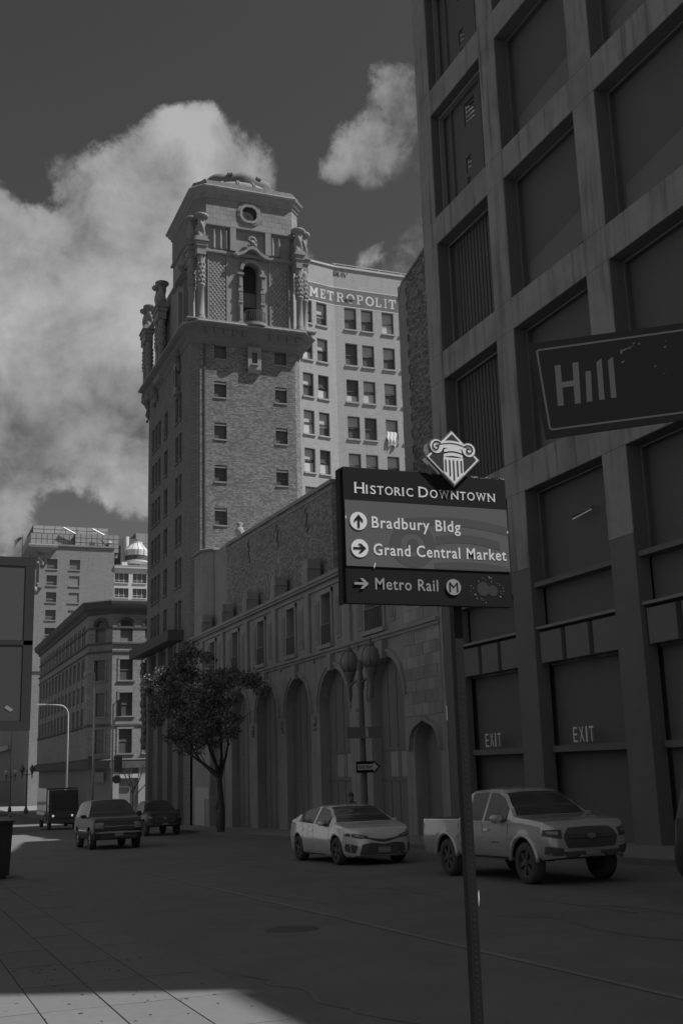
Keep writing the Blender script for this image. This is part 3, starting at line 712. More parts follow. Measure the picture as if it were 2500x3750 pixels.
# loggia storey
SY = 72.32; TS = west(SY); lox = [(18.45, 86.6), (18.45, 72.9), (19.0, SY), (25.45, SY), (26.0, 72.9), (26.0, 86.6)]
mb = MB(); mb.wall(TS, 19.0, 25.45, 31.0, 37.1, [(21.83, 23.03, 31.2, 36.5, 1)], .7, 0); mb.build('loggia_wall', m_terr, tw)
mb = MB(); mb.loft([(18.46, 86.5), (18.46, 73.1), (26, 73.1), (26, 86.5)], [(0, 31), (0, 37.0)]); mb.build('loggia_core', m_terr, tw)
mb = MB(); mb.quad((18.45, 72.9, 31), (19.0, SY, 31), (19.0, SY, 37.1), (18.45, 72.9, 37.1)); mb.quad((25.45, SY, 31), (26.0, 72.9, 31), (26.0, 72.9, 37.1), (25.45, SY, 37.1)); mb.build('loggia_corner', m_terr, tw)
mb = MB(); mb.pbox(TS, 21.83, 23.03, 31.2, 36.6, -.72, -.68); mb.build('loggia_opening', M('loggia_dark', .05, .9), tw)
mb = MB(); mb.pbox(TS, 21.86, 23.0, 33.2, 34.3, -.66, -.62); mb.build('loggia_blind', M('loggia_blind', .16, .8), tw)
m_tile = M('glazed_tile', .31, .35, .15, 9, .002, 60, .5, tone=True)
tm = []
for t in (.80, .97, 1.1):
    b = MB(); b.tone = t; b.hexa([(0,-.03,0),(.138,-.03,0),(.138,0,0),(0,0,0),(0,-.03,.175),(.138,-.03,.175),(.138,0,.175),(0,0,.175)]); q = b.build('tile', m_tile, None, base=(0,0,0), tone=True); tm.append(q.data); bpy.data.objects.remove(q)
for (a, b) in ((19.32, 20.5), (24.0, 25.18)):
    mb = MB(); mb.pbox(TS, a-.02, b+.02, 31.55, 36.4, 0, .03); pn_ = mb.build('tile_panel', M('tile_ground', .235, .7, .2, 5), tw)
    nu = 8
    for i in range(nu):
        for j in range(26):
            if (i+j) % 2: continue
            o = bpy.data.objects.new('tile', tm[random.choice((0, 1, 1, 2, 2))]); COL.objects.link(o); o.parent = pn_
            o.location = TS(a+i*(b-a)/nu+.004, 31.6+j*.183, .03) - BASE[tw.name]
    for u in (a-.16, b+.06): 
        mb = MB(); mb.pbox(TS, u, u+.12, 31.3, 36.9, .0, .09); mb.build('panel_frame', m_terr, tw)
# plinth blocks between ledge and loggia
mb = MB(); mb.pbox(TS, 19.1, 21.5, 31.05, 31.42, 0, .2); mb.pbox(TS, 23.4, 25.4, 31.05, 31.42, 0, .2); mb.build('plinth', m_terr, tw)
# aedicule round the arched opening
for u in (21.58, 23.28):
    mb = MB(); mb.pbox(TS, u-.14, u+.14, 31.45, 35.3, .02, .24); ed = mb.build('aedicule_pier', m_terr, tw)
    for (z, w, d) in ((31.5, .2, .32), (33.1, .18, .30), (34.0, .18, .30), (35.3, .24, .36)):
        mb = MB(); mb.pbox(TS, u-w, u+w, z, z+.14, 0, d); mb.build('band', m_terr, ed)
    mb = MB()
    for q in range(3): mb.pbox(TS, u-.11+q*.085, u-.06+q*.085, 33.3, 33.95, .24, .28)
    mb.pbox(TS, u-.06, u+.06, 31.8, 32.9, .24, .30); mb.pbox(TS, u-.08, u+.08, 34.4, 35.1, .24, .29); mb.build('flutes', m_terr, ed)
mb = MB(); n = 16; r0, r1 = .62, .86
for i in range(n):
    a0, a1 = math.pi*i/n, math.pi*(i+1)/n; c, zc = 22.43, 35.75
    mb.pprism(TS, [(c-r0*math.cos(a0), zc+r0*math.sin(a0)), (c-r1*math.cos(a0), zc+r1*math.sin(a0)), (c-r1*math.cos(a1), zc+r1*math.sin(a1)), (c-r0*math.cos(a1), zc+r0*math.sin(a1))], 0, .26)
mb.build('arch_moulding', m_terr, tw)
# broken curved pediment with shell finial
mb = MB()
for sgn in (-1, 1):
    P0 = [(0.0, 37.55), (.3, 37.42), (.6, 37.12), (.95, 36.92), (1.25, 36.86)]
    for (a, za), (b, zb) in zip(P0[:-1], P0[1:]):
        q = [(22.43+sgn*a, za-.24), (22.43+sgn*b, zb-.24), (22.43+sgn*b, zb), (22.43+sgn*a, za)]
        mb.pprism(TS, q if sgn > 0 else q[::-1], 0, .62)
mb.build('pediment', m_terr, tw)
mb = MB()
for k in range(7):
    a = math.pi*(k+.5)/7; mb.ball(TS(22.43-.26*math.cos(a), 37.95+.30*math.sin(a), .45), .13, 8, 6)
mb.ball(TS(22.43, 37.82, .45), .24, 10, 6)
for s_ in (-1, 1): mb.ball(TS(22.43+s_*.24, 37.6, .5), .13, 8, 6)
mb.build('shell_finial', m_terr, tw, smooth=True)
# columns with twisted upper stage
def column(x, y, d=1):
    e = grp('column', tw)
    mb = MB(); mb.lathe((x, y), [(.36, 31.05), (.36, 31.3), (.27, 31.42), (.30, 31.5), (.25, 31.58), (.235, 33.7), (.30, 33.78), (.30, 33.9)], 16); mb.build('shaft', m_terr, e, smooth=True)
    mb = MB(); mb.lathe((x, y), [(.24, 33.9), (.26, 34.0), (.29, 34.3), (.28, 34.9), (.29, 35.4), (.25, 35.6), (.30, 35.9), (.30, 36.15)], 20, rf=lambda a, z, r: r*(1+.10*math.cos(6*a)*math.sin(z*14)))
    for k in range(8):
        a = 2*math.pi*k/8
        for q in range(5): mb.ball((x+.27*math.cos(a+q*.35), y+.27*math.sin(a+q*.35), 34.1+q*.33), .085, 6, 4, (1, 1, 1.6))
    mb.build('carved_drum', m_terr, e, smooth=True)
    mb = MB(); nz = 22
    mb.lathe((x, y), [(.29, 37.45+1.62*i/nz) for i in range(nz+1)], 24, rf=lambda a, z, r: r*(1+.20*math.cos(3*a+(z-37.5)*5.2))); mb.build('twisted_shaft', m_terr, e, smooth=True)
    mb = MB(); mb.lathe((x, y), [(.32, 39.03), (.46, 39.08), (.52, 39.16), (.52, 39.30), (.38, 39.38)], 28, rf=lambda a, z, r: r*(1+.07*math.cos(14*a))); mb.build('fluted_cap', m_terr, e, smooth=True)
    return e
COLS = [(18.5, 71.62, 0), (18.0, 72.35, 0), (25.95, 71.62, 0), (26.5, 72.1, 0), (17.78, 82.4, -1.05), (17.85, 81.5, -1.05), (17.8, 87.3, -1.05), (17.9, 86.4, -1.05)]
for x, y, dz in COLS:
    e = column(x, y); e.location.z = dz
for (xa, xb, ya, yb) in ((17.98, 18.96, 71.1, 72.3), (17.5, 18.3, 71.95, 72.9), (25.5, 26.3, 71.1, 72.3), (26.1, 26.95, 71.7, 72.6), (17.3, 18.3, 81.0, 82.95), (17.3, 18.3, 85.9, 87.85)):
    q_ = -1.05 if ya > 80 else 0
    mb = MB(); mb.box(xa+.16, xb-.16, ya+.16, yb, 36.1+q_, 36.75+q_); mb.box(xa+.08, xb-.08, ya+.08, yb, 36.75+q_, 37.1+q_); mb.box(xa-.02, xb+.02, ya-.02, yb, 37.1+q_, 37.22+q_); mb.box(xa+.1, xb-.1, ya+.1, yb, 37.22+q_, 37.5+q_); mb.build('entablature_block', m_terr, tw)
# band with triangular ribs above the loggia, then the attic
BX = west(72.2); band = [(18.4, 80.0), (18.4, 72.8), (19.05, 72.2), (25.45, 72.2), (26.1, 72.8), (26.1, 80.0)]
mb = MB(); mb.vprism(band, 37.0, 39.0); mb.build('frieze', m_terr, tw)
mb = MB(); mb.loft(band, [(.0, 36.75), (.16, 36.8), (.16, 36.98), (.05, 37.05)]); mb.build('frieze_ledge', m_terr, tw)
for u in (19.55, 20.05, 20.5, 24.05, 24.55):
    mb = MB(); mb.add([BX(u-.20, 37.15, 0), BX(u+.02, 37.15, .22), BX(u+.2, 37.15, 0), BX(u-.20, 38.75, 0), BX(u+.02, 38.55, .22), BX(u+.2, 38.75, 0)], ((0,1,4,3),(1,2,5,4),(0,2,1),(3,4,5))); mb.build('rib', m_terr, tw)
for u in (21.0, 23.7):
    mb = MB(); mb.pbox(BX, u-.22, u+.22, 37.05, 38.85, 0, .3); mb.build('rib_block', m_terr, tw)
att = [(18.3, 79.9), (18.3, 72.75), (18.98, 72.05), (25.6, 72.05), (26.28, 72.75), (26.28, 79.9)]
mb = MB(); mb.vprism(att, 38.98, 41.1); mb.build('attic', M('attic_mortar', .22, .85, .15, 3), tw)
mb = MB(); mb.loft(att, [(.0, 38.85), (.12, 38.9), (.12, 39.02), (.03, 39.06)]); mb.build('attic_ledge', m_terr, tw)
m_att = M('attic_block', .29, .8, .12, 2, .004, 30, .25, tone=True, stain=.3)
for r in range(5):
    z = 39.07+r*.40; u = 18.99 + (0 if r % 2 else -.25)
    while u < 25.6:
        a, b = max(u, 18.99), min(u+.52, 25.6); u += .532
        if b-a < .08 or (21.45 < (a+b)/2 < 23.15 and 39.4 < z+.2 < 41.0): continue
        mb = MB(); mb.tone = random.uniform(.86, 1.14); mb.pbox(TW, a, b, z, z+.388, -.01, random.uniform(.012, .022)); mb.build('stone_block', m_att, tw, tone=True)
PA = Plane((25.6, 72.05, 0), (.68, .70, 0), (1, -1, 0))
for r in range(5):
    for (a, b) in (((.0, .5), (.512, .97)) if r % 2 else ((.0, .3), (.312, .97))):
        mb = MB(); mb.tone = random.uniform(.86, 1.14); z = 39.07+r*.40; mb.pbox(PA, a, b, z, z+.388, -.01, .018); mb.build('stone_block', m_att, tw, tone=True)
# round medallion with lobed frame
mb = MB(); n = 40; cu, cz = 22.28, 40.2
def lob(a, r): return r*(1+.06*abs(math.sin(2*a))**.6*1.6 - .02)
for (ri, ro, d0, d1) in ((.55, .74, .0, .16), (.70, .88, .0, .10)):
    for i in range(n):
        a0, a1 = 2*math.pi*i/n, 2*math.pi*(i+1)/n
        q = [(cu+lob(a0, ri)*math.cos(a0), cz+lob(a0, ri)*math.sin(a0)), (cu+lob(a0, ro)*math.cos(a0), cz+lob(a0, ro)*math.sin(a0)), (cu+lob(a1, ro)*math.cos(a1), cz+lob(a1, ro)*math.sin(a1)), (cu+lob(a1, ri)*math.cos(a1), cz+lob(a1, ri)*math.sin(a1))]
        mb.pprism(TW, q, d0, d1)
md = mb.build('medallion', m_terr, tw)
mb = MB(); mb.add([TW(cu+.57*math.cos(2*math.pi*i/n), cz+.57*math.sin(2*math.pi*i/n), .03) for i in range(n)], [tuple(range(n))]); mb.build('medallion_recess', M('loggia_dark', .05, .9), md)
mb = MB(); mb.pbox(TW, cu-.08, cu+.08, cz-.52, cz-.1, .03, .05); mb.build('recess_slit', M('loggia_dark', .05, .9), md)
# main cornice, parapet, crown
mb = MB(); mb.loft(att, [(.03, 41.08), (.10, 41.15), (.10, 41.3), (.24, 41.42), (.28, 41.6), (.42, 41.72), (.46, 41.86), (.40, 41.95), (.1, 41.98)]); mb.build('main_cornice', m_terr, tw)
par = poff(att, .12)
mb = MB(); mb.vprism(par, 41.97, 42.40); pr = mb.build('parapet', M('attic_mortar', .22, .85, .15, 3), tw)
PP = west(72.05-.12)
for i in range(13):
    mb = MB(); mb.tone = random.uniform(.9, 1.15); u = 18.98+i*.512; mb.pbox(PP, u, u+.5, 41.99, 42.43, -.05, .03); mb.build('coping_stone', m_att, pr, tone=True)
cx, cy = 22.3, 75.95
mb = MB(); nz = 10; mb.lathe((cx, cy), [(3.35, 41.95), (3.35, 42.3), (3.2, 42.55), (3.32, 42.9), (3.12, 43.25), (2.9, 43.4), (2.8, 43.6)], 56); mb.build('crown_roll', m_terr, tw, smooth=True)
mb = MB()
def scal(a): return .22*abs(math.cos(4*a))**.7
vs = []; n = 96; rings = [(2.9, 43.35, 0), (3.05, 43.6, .6), (2.95, 43.9, 1), (2.6, 44.0, 1), (1.6, 44.2, .3), (.2, 44.3, 0)]
for (r, z, k) in rings:
    for i in range(n):
        a = 2*math.pi*i/n; vs.append((cx+r*(1+.02*math.cos(8*a))*math.cos(a), cy+r*(1+.02*math.cos(8*a))*math.sin(a), z+k*scal(a)))
fs = [(j*n+i, j*n+(i+1) % n, (j+1)*n+(i+1) % n, (j+1)*n+i) for j in range(len(rings)-1) for i in range(n)]
mb.add(vs, fs); mb.build('scalloped_crown', m_terd, tw, smooth=True)
for k in range(16):
    a = 2*math.pi*(k+.5)/16; mb = MB()
    for q in (-.06, .06):
        aa = a+q/3; mb.tube([(cx+r*math.cos(aa), cy+r*math.sin(aa), z) for r, z in ((3.37, 42.2), (3.24, 42.55), (3.35, 42.9), (3.15, 43.26), (2.92, 43.45))], .06, 6)
    mb.build('crown_band', m_terr, tw, smooth=True)
for k in range(8):
    a = 2*math.pi*(k+.5)/8 ; mb = MB()
    for q in (-.05, 0, .05): mb.ball((cx+2.95*math.cos(a+q), cy+2.98*math.sin(a+q), 44.0), .10, 7, 5, (1, 1, 1.5))
    mb.build('crown_knob', m_terr, tw, smooth=True)
mb = MB(); mb.lathe((25.1, 72.9), [(.07, 42.3), (.07, 43.0), (.1, 43.0), (.1, 43.06)], 8); mb.build('vent_pipe', M('pipe_dark', .09, .6), tw)
# north side: loggia window head, rest of the roof, canopy and carved base at street level
mb = MB(); mb.box(18.45, 26, 80.0, 87.2, 36.9, 37.4); mb.build('side_roof', m_terr, tw)
NN = north(18.45)
for c in (76.2, 83.6):
    mb = MB(); mb.pbox(NN, c-.62, c+.62, 31.2, 36.2, 0, .04); mb.build('side_opening', m_dark, tw)
    mb = MB(); mb.pbox(NN, c-.95, c-.64, 31.2, 35.5, 0, .35); mb.pbox(NN, c+.64, c+.95, 31.2, 35.5, 0, .35); mb.pprism(NN, [(c-1.2, 36.2), (c+1.2, 36.2), (c+.5, 36.9), (c, 37.4), (c-.5, 36.9)], 0, .6); mb.build('side_aedicule', m_terr, tw)
carved(NN, 76.2, 37.9, .9, tw, m_terr, 'shell_finial', 12, 31); carved(TN, 76.2, 29.7, 1.3, tw, m_terd, 'console_ornament', 18, 32); carved(TN, 83.8, 29.7, 1.3, tw, m_terd, 'console_ornament', 18, 33); carved(TN, 87.3, 30.4, 1.4, tw, m_terd, 'console_ornament', 18, 34); carved(TN, 86.9, 28.8, .7, tw, m_terd, 'console_ornament', 12, 35)
mb = MB(); mb.wall(TN, 75.8, 76.6, 27.2, 29.4, [(76.0, 76.4, 27.7, 28.9)], .2, .36); mb.pbox(TN, 75.8, 76.6, 27.0, 27.2, 0, .36); mb.build('side_hanging_bay', m_terr, tw)
mb = MB(); mb.box(16.9, 18.0, 74.5, 88.2, 8.72, 9.45); mb.build('street_canopy', M('canopy_dark', .10, .7, .1, 2), tw)
for i, (y, z) in enumerate(((87.6, 7.6), (87.3, 6.4), (87.5, 5.2), (87.0, 4.0), (87.3, 2.4))): carved(TN, y-.2, z, 1.0, tw, m_terd, 'carved_ornament', 12, 50+i)
mb = MB()
for a in (74.6, 77.8, 81.0, 84.2): mb.pbox(TN, a, a+.7, G(80), 8.6, 0, .35)
mb.build('base_pilasters', m_terd, tw)

# ------------------------------------------------------------------ white-painted rear wing with the painted name
rw = thing('rear_wing', 'pale painted brick block with rows of sash windows, behind the tower', 'building', (31.3, 78, G(78)))
m_wb = M('painted_brick', .47, .8, .07, .5, .006, 30, .15, brick=(.34, .12, .012, .93, 1.04, .80), streak=.22, stain=.15)
MW = west(78.0); bx0 = 31.28
ML = Plane((bx0, 78.0, 0), (2.53, .5, 0), (.5, -2.53, 0))     # u negative runs left and toward the street
k_ = 78/80.
def mrows(): return [37.51*k_-i*3.10 for i in range(9)]
rwins = [(a, a+1.06, z-1.88, z) for z in mrows() for a in (32.12, 33.6, 35.46, 37.0)]
lwins = [(a, a+.98, z-1.95, z) for z in mrows() for a in (-3.15, -1.75)]
mb = MB(); mb.wall(MW, bx0, 44, 0, 39.98, rwins+[(32.3, 33.0, 37.35, 37.98)], .32, 0); mb.build('wall', m_wb, rw)
mb = MB(); mb.wall(ML, -6.5, 0, 0, 39.98, lwins, .32, 0); mb.build('angled_wall', m_wb, rw)
mb = MB(); mb.box(24.8, 44, 78.6, 92, -2, 39.7); mb.box(26.4, 44, 78.36, 78.6, -2, 39.5); mb.build('core', m_dark, rw)
mb = MB(); mb.pbox(MW, bx0-.02, 44, 39.98, 40.14, -.5, .10); mb.pbox(ML, -6.5, 0, 39.982, 40.142, -.5, .10); mb.tube([MW(bx0, 40.45, -.2), MW(44, 40.45, -.2)], .03, 6)
for i in range(7): mb.tube([MW(bx0+.2+i*2, 40.1, -.2), MW(bx0+.2+i*2, 40.45, -.2)], .025, 5)
mb.build('parapet_rail', M('parapet_pale', .55, .7, .1, 2), rw)
m_bandp = M('painted_sign_band', .22, .8, .12, 1.2, .005, 30, .15, brick=(.34, .12, .012, .93, 1.04, .80), stain=.3)
m_whp = M('faded_white_paint', .72, .8, .16, 3, 0, 40, .15, stain=.3)
zb0, zb1 = 36.72, 38.15
mb = MB(); mb.pbox(MW, bx0-.004, 44, zb0, zb1, -.02, .006); mb.pbox(ML, -6.5, .003, zb0, zb1, -.02, .006); sb = mb.build('sign_band', m_bandp, rw)
for z in (zb0-.10, zb1+.04):
    mb = MB(); mb.pbox(MW, bx0, 44, z, z+.07, -.01, .012); mb.pbox(ML, -6.5, 0, z, z+.07, -.01, .012); mb.build('sign_rule', m_whp, sb)
# slab-serif letters from strokes; (u0,u1,v0,v1) in a unit box, diagonals as polygons
LET = {'M': ([(.0,.34,0,.12),(.66,1.0,0,.12),(.08,.26,0,1),(.74,.92,0,1),(.0,.2,.9,1),(.8,1,.9,1)], [[(.08,1),(.30,1),(.56,.42),(.44,.22)],[(.92,1),(.70,1),(.44,.42),(.56,.22)]], 1.15),
 'E': ([(.0,.42,0,.11),(.0,.42,.89,1),(.1,.32,0,1),(.1,.85,0,.14),(.1,.82,.86,1),(.1,.6,.44,.57),(.76,.88,0,.3),(.73,.85,.7,1),(.52,.62,.36,.65)], [], .86),
 'T': ([(.39,.61,0,1),(.26,.74,0,.11),(0.02,.98,.86,1),(.02,.13,.64,1),(.87,.98,.64,1)], [], .9),
 'R': ([(.0,.44,0,.11),(.0,.4,.89,1),(.1,.32,0,1),(.1,.62,.87,1),(.1,.62,.44,.57),(.66,.88,.58,.87),(.84,1.0,0,.11)], [[(.62,1),(.8,.95),(.88,.85),(.66,.85)],[(.62,.44),(.8,.49),(.88,.6),(.66,.6)],[(.42,.5),(.64,.5),(.96,.0),(.72,0)]], .95),
 'O': (None, None, .95),
 'P': ([(.0,.46,0,.11),(.0,.4,.89,1),(.1,.32,0,1),(.1,.62,.87,1),(.1,.62,.40,.53),(.66,.88,.54,.87)], [[(.62,1),(.8,.95),(.88,.85),(.66,.85)],[(.62,.40),(.8,.45),(.88,.56),(.66,.56)]], .88),
 'L': ([(.0,.46,0,.11),(.0,.44,.89,1),(.1,.32,0,1),(.1,.85,0,.14),(.74,.87,0,.36)], [], .84),
 'I': ([(.08,.92,0,.11),(.08,.92,.89,1),(.33,.67,0,1)], [], .48)}
def slab_letter(P, ch, u, z, h, d, mat, parent):
    rects, polys, w = LET[ch]; w *= h*.82; mb = MB()
    if rects is None:
        n = 28
        for i in range(n):
            a0, a1 = 2*math.pi*i/n, 2*math.pi*(i+1)/n
            q = [(u+w/2+w*.30*math.cos(a0), z+h/2+h*.36*math.sin(a0)), (u+w/2+w*.5*math.cos(a0), z+h/2+h*.52*math.sin(a0)), (u+w/2+w*.5*math.cos(a1), z+h/2+h*.52*math.sin(a1)), (u+w/2+w*.30*math.cos(a1), z+h/2+h*.36*math.sin(a1))]
            mb.pprism(P, q, d-.01, d)
    else:
        for i, (a, b, c, e) in enumerate(rects): mb.pbox(P, u+a*w, u+b*w, z+c*h, z+e*h, d-.01, d+.0012*i)
        for i, p in enumerate(polys): mb.pprism(P, [(u+a*w, z+b*h) for a, b in p], d-.01, d+.013+.0012*i)
    mb.build('painted_letter', mat, parent); return w
hh = .82
def put(P, ch, u0, u1):
    global LET
    r_, p_, w0 = LET[ch]; LET[ch] = (r_, p_, (u1-u0)/(hh*.82)); slab_letter(P, ch, u0, 36.99, hh, .012, m_whp, sb); LET[ch] = (r_, p_, w0)
for ch, a, b in (('M', -2.36, -1.52), ('E', -1.34, -.78), ('T', -.70, -.03)): put(ML, ch, a, b)
for ch, a, b in (('R', .20, .97), ('O', 1.22, 2.07), ('P', 2.27, 3.02), ('O', 3.18, 4.08), ('L', 4.24, 4.92), ('I', 5.12, 5.46), ('T', 5.62, 6.40)): put(MW, ch, bx0+.03+a*.858, bx0+.03+b*.858)
# sash windows
m_blind = M('window_blind', .50, .8, .12, 1.5); m_sash = M('sash_dark', .11, .5, .1, 4)
rnd = random.Random(3)
for P_, hs in ((MW, rwins), (ML, lwins)):
    for h in hs:
        if h[2] < 14: continue
        a, b, c, e = h
        fm = MB(); fm.pbox(P_, a-.06, b+.06, c-.13, c-.001, -.02, .10); f = fm.build('window', m_wb, rw)
        mb = MB(); mid = (c+e)/2
        for (p, q, r, s_) in ((a, a+.06, c, e), (b-.06, b, c, e), (a, b, c, c+.07), (a, b, e-.06, e), (a, b, mid-.04, mid+.04)): mb.pbox(P_, p, q, r, s_, -.30, -.22+(.004 if r == c and s_ == e else 0))
        mb.build('sash', m_sash, f)
        mb = MB(); mb.pbox(P_, a, b, c, e, -.34, -.30); mb.build('pane', m_glass, f)
        if rnd.random() < .75:
            top = e-.06; bot = mid+.05-(rnd.uniform(0, .7) if rnd.random() < .5 else -.1*rnd.random()); mb = MB(); mb.pbox(P_, a+.07, b-.07, bot, top, -.298, -.285); mb.build('blind', m_blind, f)
        if rnd.random() < .5:
            mb = MB(); mb.pbox(P_, a+.07, b-.07, c+.08, mid-.05-rnd.uniform(0, .4), -.297, -.284); mb.build('blind', M('blind_pale', .6, .8, .1, 2), f)
mb = MB()
for i in range(6): mb.pbox(MW, 32.32, 32.98, 37.40+i*.09, 37.45+i*.09, -.2, -.12)
mb.pbox(MW, 32.25, 33.05, 37.24, 37.34, 0, .08); mb.build('vent_grille', m_sash, rw)
# cloth hanging out of one window
zc = mrows()[3]-1.0; cl = MB(); nu, nv = 12, 10; vs = []
for j in range(nv+1):
    for i in range(nu+1):
        u = 35.53+.86*i/nu; z = zc-1.25*j/nv; vs.append(MW(u+.03*math.sin(j), z-.12*math.sin(i*.9)*(j/nv), .04+.10*math.sin(i*1.5+j*.3)*(.3+.7*j/nv)+(.10 if j > 6 else -.1+.03*j)))
cl.add(vs, [(j*(nu+1)+i, j*(nu+1)+i+1, (j+1)*(nu+1)+i+1, (j+1)*(nu+1)+i) for j in range(nv) for i in range(nu)])
tag(cl.build('hanging_cloth', M('pale_cloth', .68, .9, .3, 7), None, smooth=True), 'pale crumpled cloth hanging out of a window of the pale block', 'cloth')
gt = MB(); 
for i, pts in enumerate(([(0, 0), (0, .42), (.2, .36), (.05, .22), (.22, .1), (0, 0)], [(.3, 0), (.3, .4), (.5, 0), (.5, .4)], [(.62, 0), (.8, .4), (.84, 0)], [(.95, .4), (1.1, 0), (1.3, .42)])): gt.tube([MW(bx0-.06+u*1.0, 39.25+z, .02) if bx0-.06+u > bx0 else MW(bx0+.02, 39.25+z, .02) for u, z in pts], .025, 4)
gt.build('graffiti', m_sash, rw)

# ------------------------------------------------------------------ dark brick building behind the theatre
db = thing('brick_warehouse', 'dark brick building with pale corner quoins beside the garage', 'building', (24, 45, G(45)))
m_db = M('warehouse_brick', .23, .9, .12, 1.5, 0, 40, .1, tone=True, stain=.8)
DN = north(24.0); zt2 = lambda u: 25.1+(50.4-u)*.24
mb = MB(); mb.pprism(DN, [(36, 6), (50.5, 6), (50.5, zt2(50.5)-.6), (50.0, zt2(50.0)), (36, zt2(36))], -12, 0); w_ = mb.build('wall', M('warehouse_mortar', .10, .95, .2, 3, stain=.4), db)
bricks(DN, 42.5, 49.4, 13, 27.5, [], .235, .082, .013, .013, m_db, w_, .6, 1.5, 300, clip=lambda u: zt2(u)-.05)
for i in range(31):
    z = 11.6+i*.44; L = .95 if i % 2 else 1.12
    mb = MB(); mb.pbox(DN, 50.5-L, 50.5, z, z+.43, -.3, .03); mb.build('quoin', M('quoin_stone', .27, .85, .15, 2, .004, 25), db)
mb = MB(); mb.pprism(DN, [(36, zt2(36)), (50.0, zt2(50)), (50.55, zt2(50.5)-.6), (50.55, zt2(50.5)-.45), (50.0, zt2(50)+.14), (36, zt2(36)+.14)], -12.1, .06); mb.build('coping', m_stone, db)

# ------------------------------------------------------------------ arched corner building across the cross street
br = thing('arcaded_brick_building', 'dark brick corner building with round-arched top windows across the side street', 'building', (18, 114, G(114)))
m_bb = M('brown_brick', .34, .9, .12, .9, .006, 30, .12, brick=(.36, .13, .016, .85, 1.15, .6), stain=.4)
m_bt = M('brown_stone_trim', .12, .85, .15, 2, .004, 20)
YB = 113.84; BW = west(YB); BN = north(18.0); cB = 2.1
bpoly = [(18.0, 158.4), (18.0, YB+cB), (18.0+cB, YB), (40, YB), (40, 158.4)]
ax = [(20.9+2.55*i, 22.15+2.55*i) for i in range(4)]
bh = [(a, b, 13.15, 15.4, 1) for a, b in ax]+[(a-.03, b+.05, z0, z1) for a, b in ax for z0, z1 in ((9.2, 11.3), (5.6, 7.95), (1.9, 4.3))]
mb = MB(); mb.wall(BW, 18.0+cB, 40, 1.2, 16.0, bh, .3, 0); mb.build('west_wall', m_bb, br)
mb = MB(); mb.vprism(poff(bpoly, -.34), G(120)-.5, 16.4); mb.build('core', m_dark, br)
def bwin(P, a, b, z0, z1, arch):
    fm = MB(); mid = (z0+z1)/2
    if arch:
        r = (b-a)/2; c = (a+b)/2; zs = z1-r; n = 14
        for i in range(n):
            t0, t1 = math.pi*i/n, math.pi*(i+1)/n
            for ri, ro, d in ((r, r+.12, .05), (r+.12, r+.27, .09)):
                fm.pprism(P, [(c-ri*math.cos(t0), zs+ri*math.sin(t0)), (c-ro*math.cos(t0), zs+ro*math.sin(t0)), (c-ro*math.cos(t1), zs+ro*math.sin(t1)), (c-ri*math.cos(t1), zs+ri*math.sin(t1))], 0, d)
    else:
        fm.pbox(P, a-.2, a-.002, z0, z1+.2, 0, .06); fm.pbox(P, b+.002, b+.2, z0, z1+.2, 0, .06); fm.pbox(P, a-.2, b+.2, z1+.002, z1+.2, .002, .075); fm.pbox(P, a-.26, b+.26, z0-.14, z0-.002, 0, .14)
    f = fm.build('window', m_bt if arch else m_bb, br)
    mb = MB(); mb.pbox(P, a, b, z0, z1, -.30, -.26); mb.build('pane', m_glass, f)
    mb = MB(); mb.pbox(P, a, b, mid-.04, mid+.04, -.26, -.2); mb.pbox(P, a, a+.06, z0, z1, -.26, -.202); mb.pbox(P, b-.06, b, z0, z1, -.26, -.202); mb.build('sash', m_woodd, f)
    if arch:
        mb = MB(); mb.pbox(P, a+.06, b-.06, z0, mid+.3, -.255, -.245); mb.build('blind', M('window_blind_dim', .22, .8, .12, 1.5), f)
    return f
for h in bh: bwin(BW, h[0], h[1], h[2], h[3], len(h) > 4)
BC = Plane((18.0, YB+cB, 0), (cB, -cB, 0), (-1, -1, 0)); cl_ = cB*math.sqrt(2)
ch = [(.85, 2.1, 13.15, 15.4, 1), (.8, 2.15, 9.2, 11.3), (.8, 2.15, 5.6, 7.95), (.8, 2.15, 1.9, 4.3)]
mb = MB(); mb.wall(BC, 0, cl_, 1.2, 16.0, ch, .3, 0); mb.build('corner_wall', m_bb, br)
for h in ch: bwin(BC, h[0], h[1], h[2], h[3], len(h) > 4)
nh = []
for i in range(13):
    a = 118.3+i*3.05
    for q in (0, 1.15): 
        nh.append((a+q, a+q+.85, 13.15, 15.3, 1)); 
    nh.append((a, a+2.0, 4.5, 11.8))
mb = MB(); mb.wall(BN, YB+cB, 158.4, 1.2, 16.0, nh, .3, 0); mb.build('north_wall', m_bb, br)
for h in nh:
    fm = MB(); P_ = BN
    if len(h) > 4: fm.pbox(P_, h[0]-.05, h[1]+.05, h[2]-.12, h[2], 0, .1)
    else:
        for z in (6.6, 9.0): fm.pbox(P_, h[0], h[1], z, z+.7, -.25, -.05)
        fm.pbox(P_, (h[0]+h[1])/2-.06, (h[0]+h[1])/2+.06, h[2], h[3], -.25, -.06)
    f = fm.build('window', m_bb, br)
    mb = MB(); mb.pbox(P_, h[0], h[1], h[2], h[3], -.30, -.26); mb.build('pane', m_glass, f)
    if len(h) > 4 and random.random() < .6:
        mb = MB(); mb.pbox(P_, h[0]+.05, h[1]-.05, h[2], h[2]+1.2, -.255, -.245); mb.build('blind', M('blind_dim2', .34, .8), f)
mb = MB(); mb.loft(bpoly, [(.02, 15.95), (.22, 16.1), (.22, 16.35), (.6, 16.6), (.7, 16.95), (.75, 17.25), (.6, 17.4), (.0, 17.42)]); mb.build('cornice', m_bt, br)
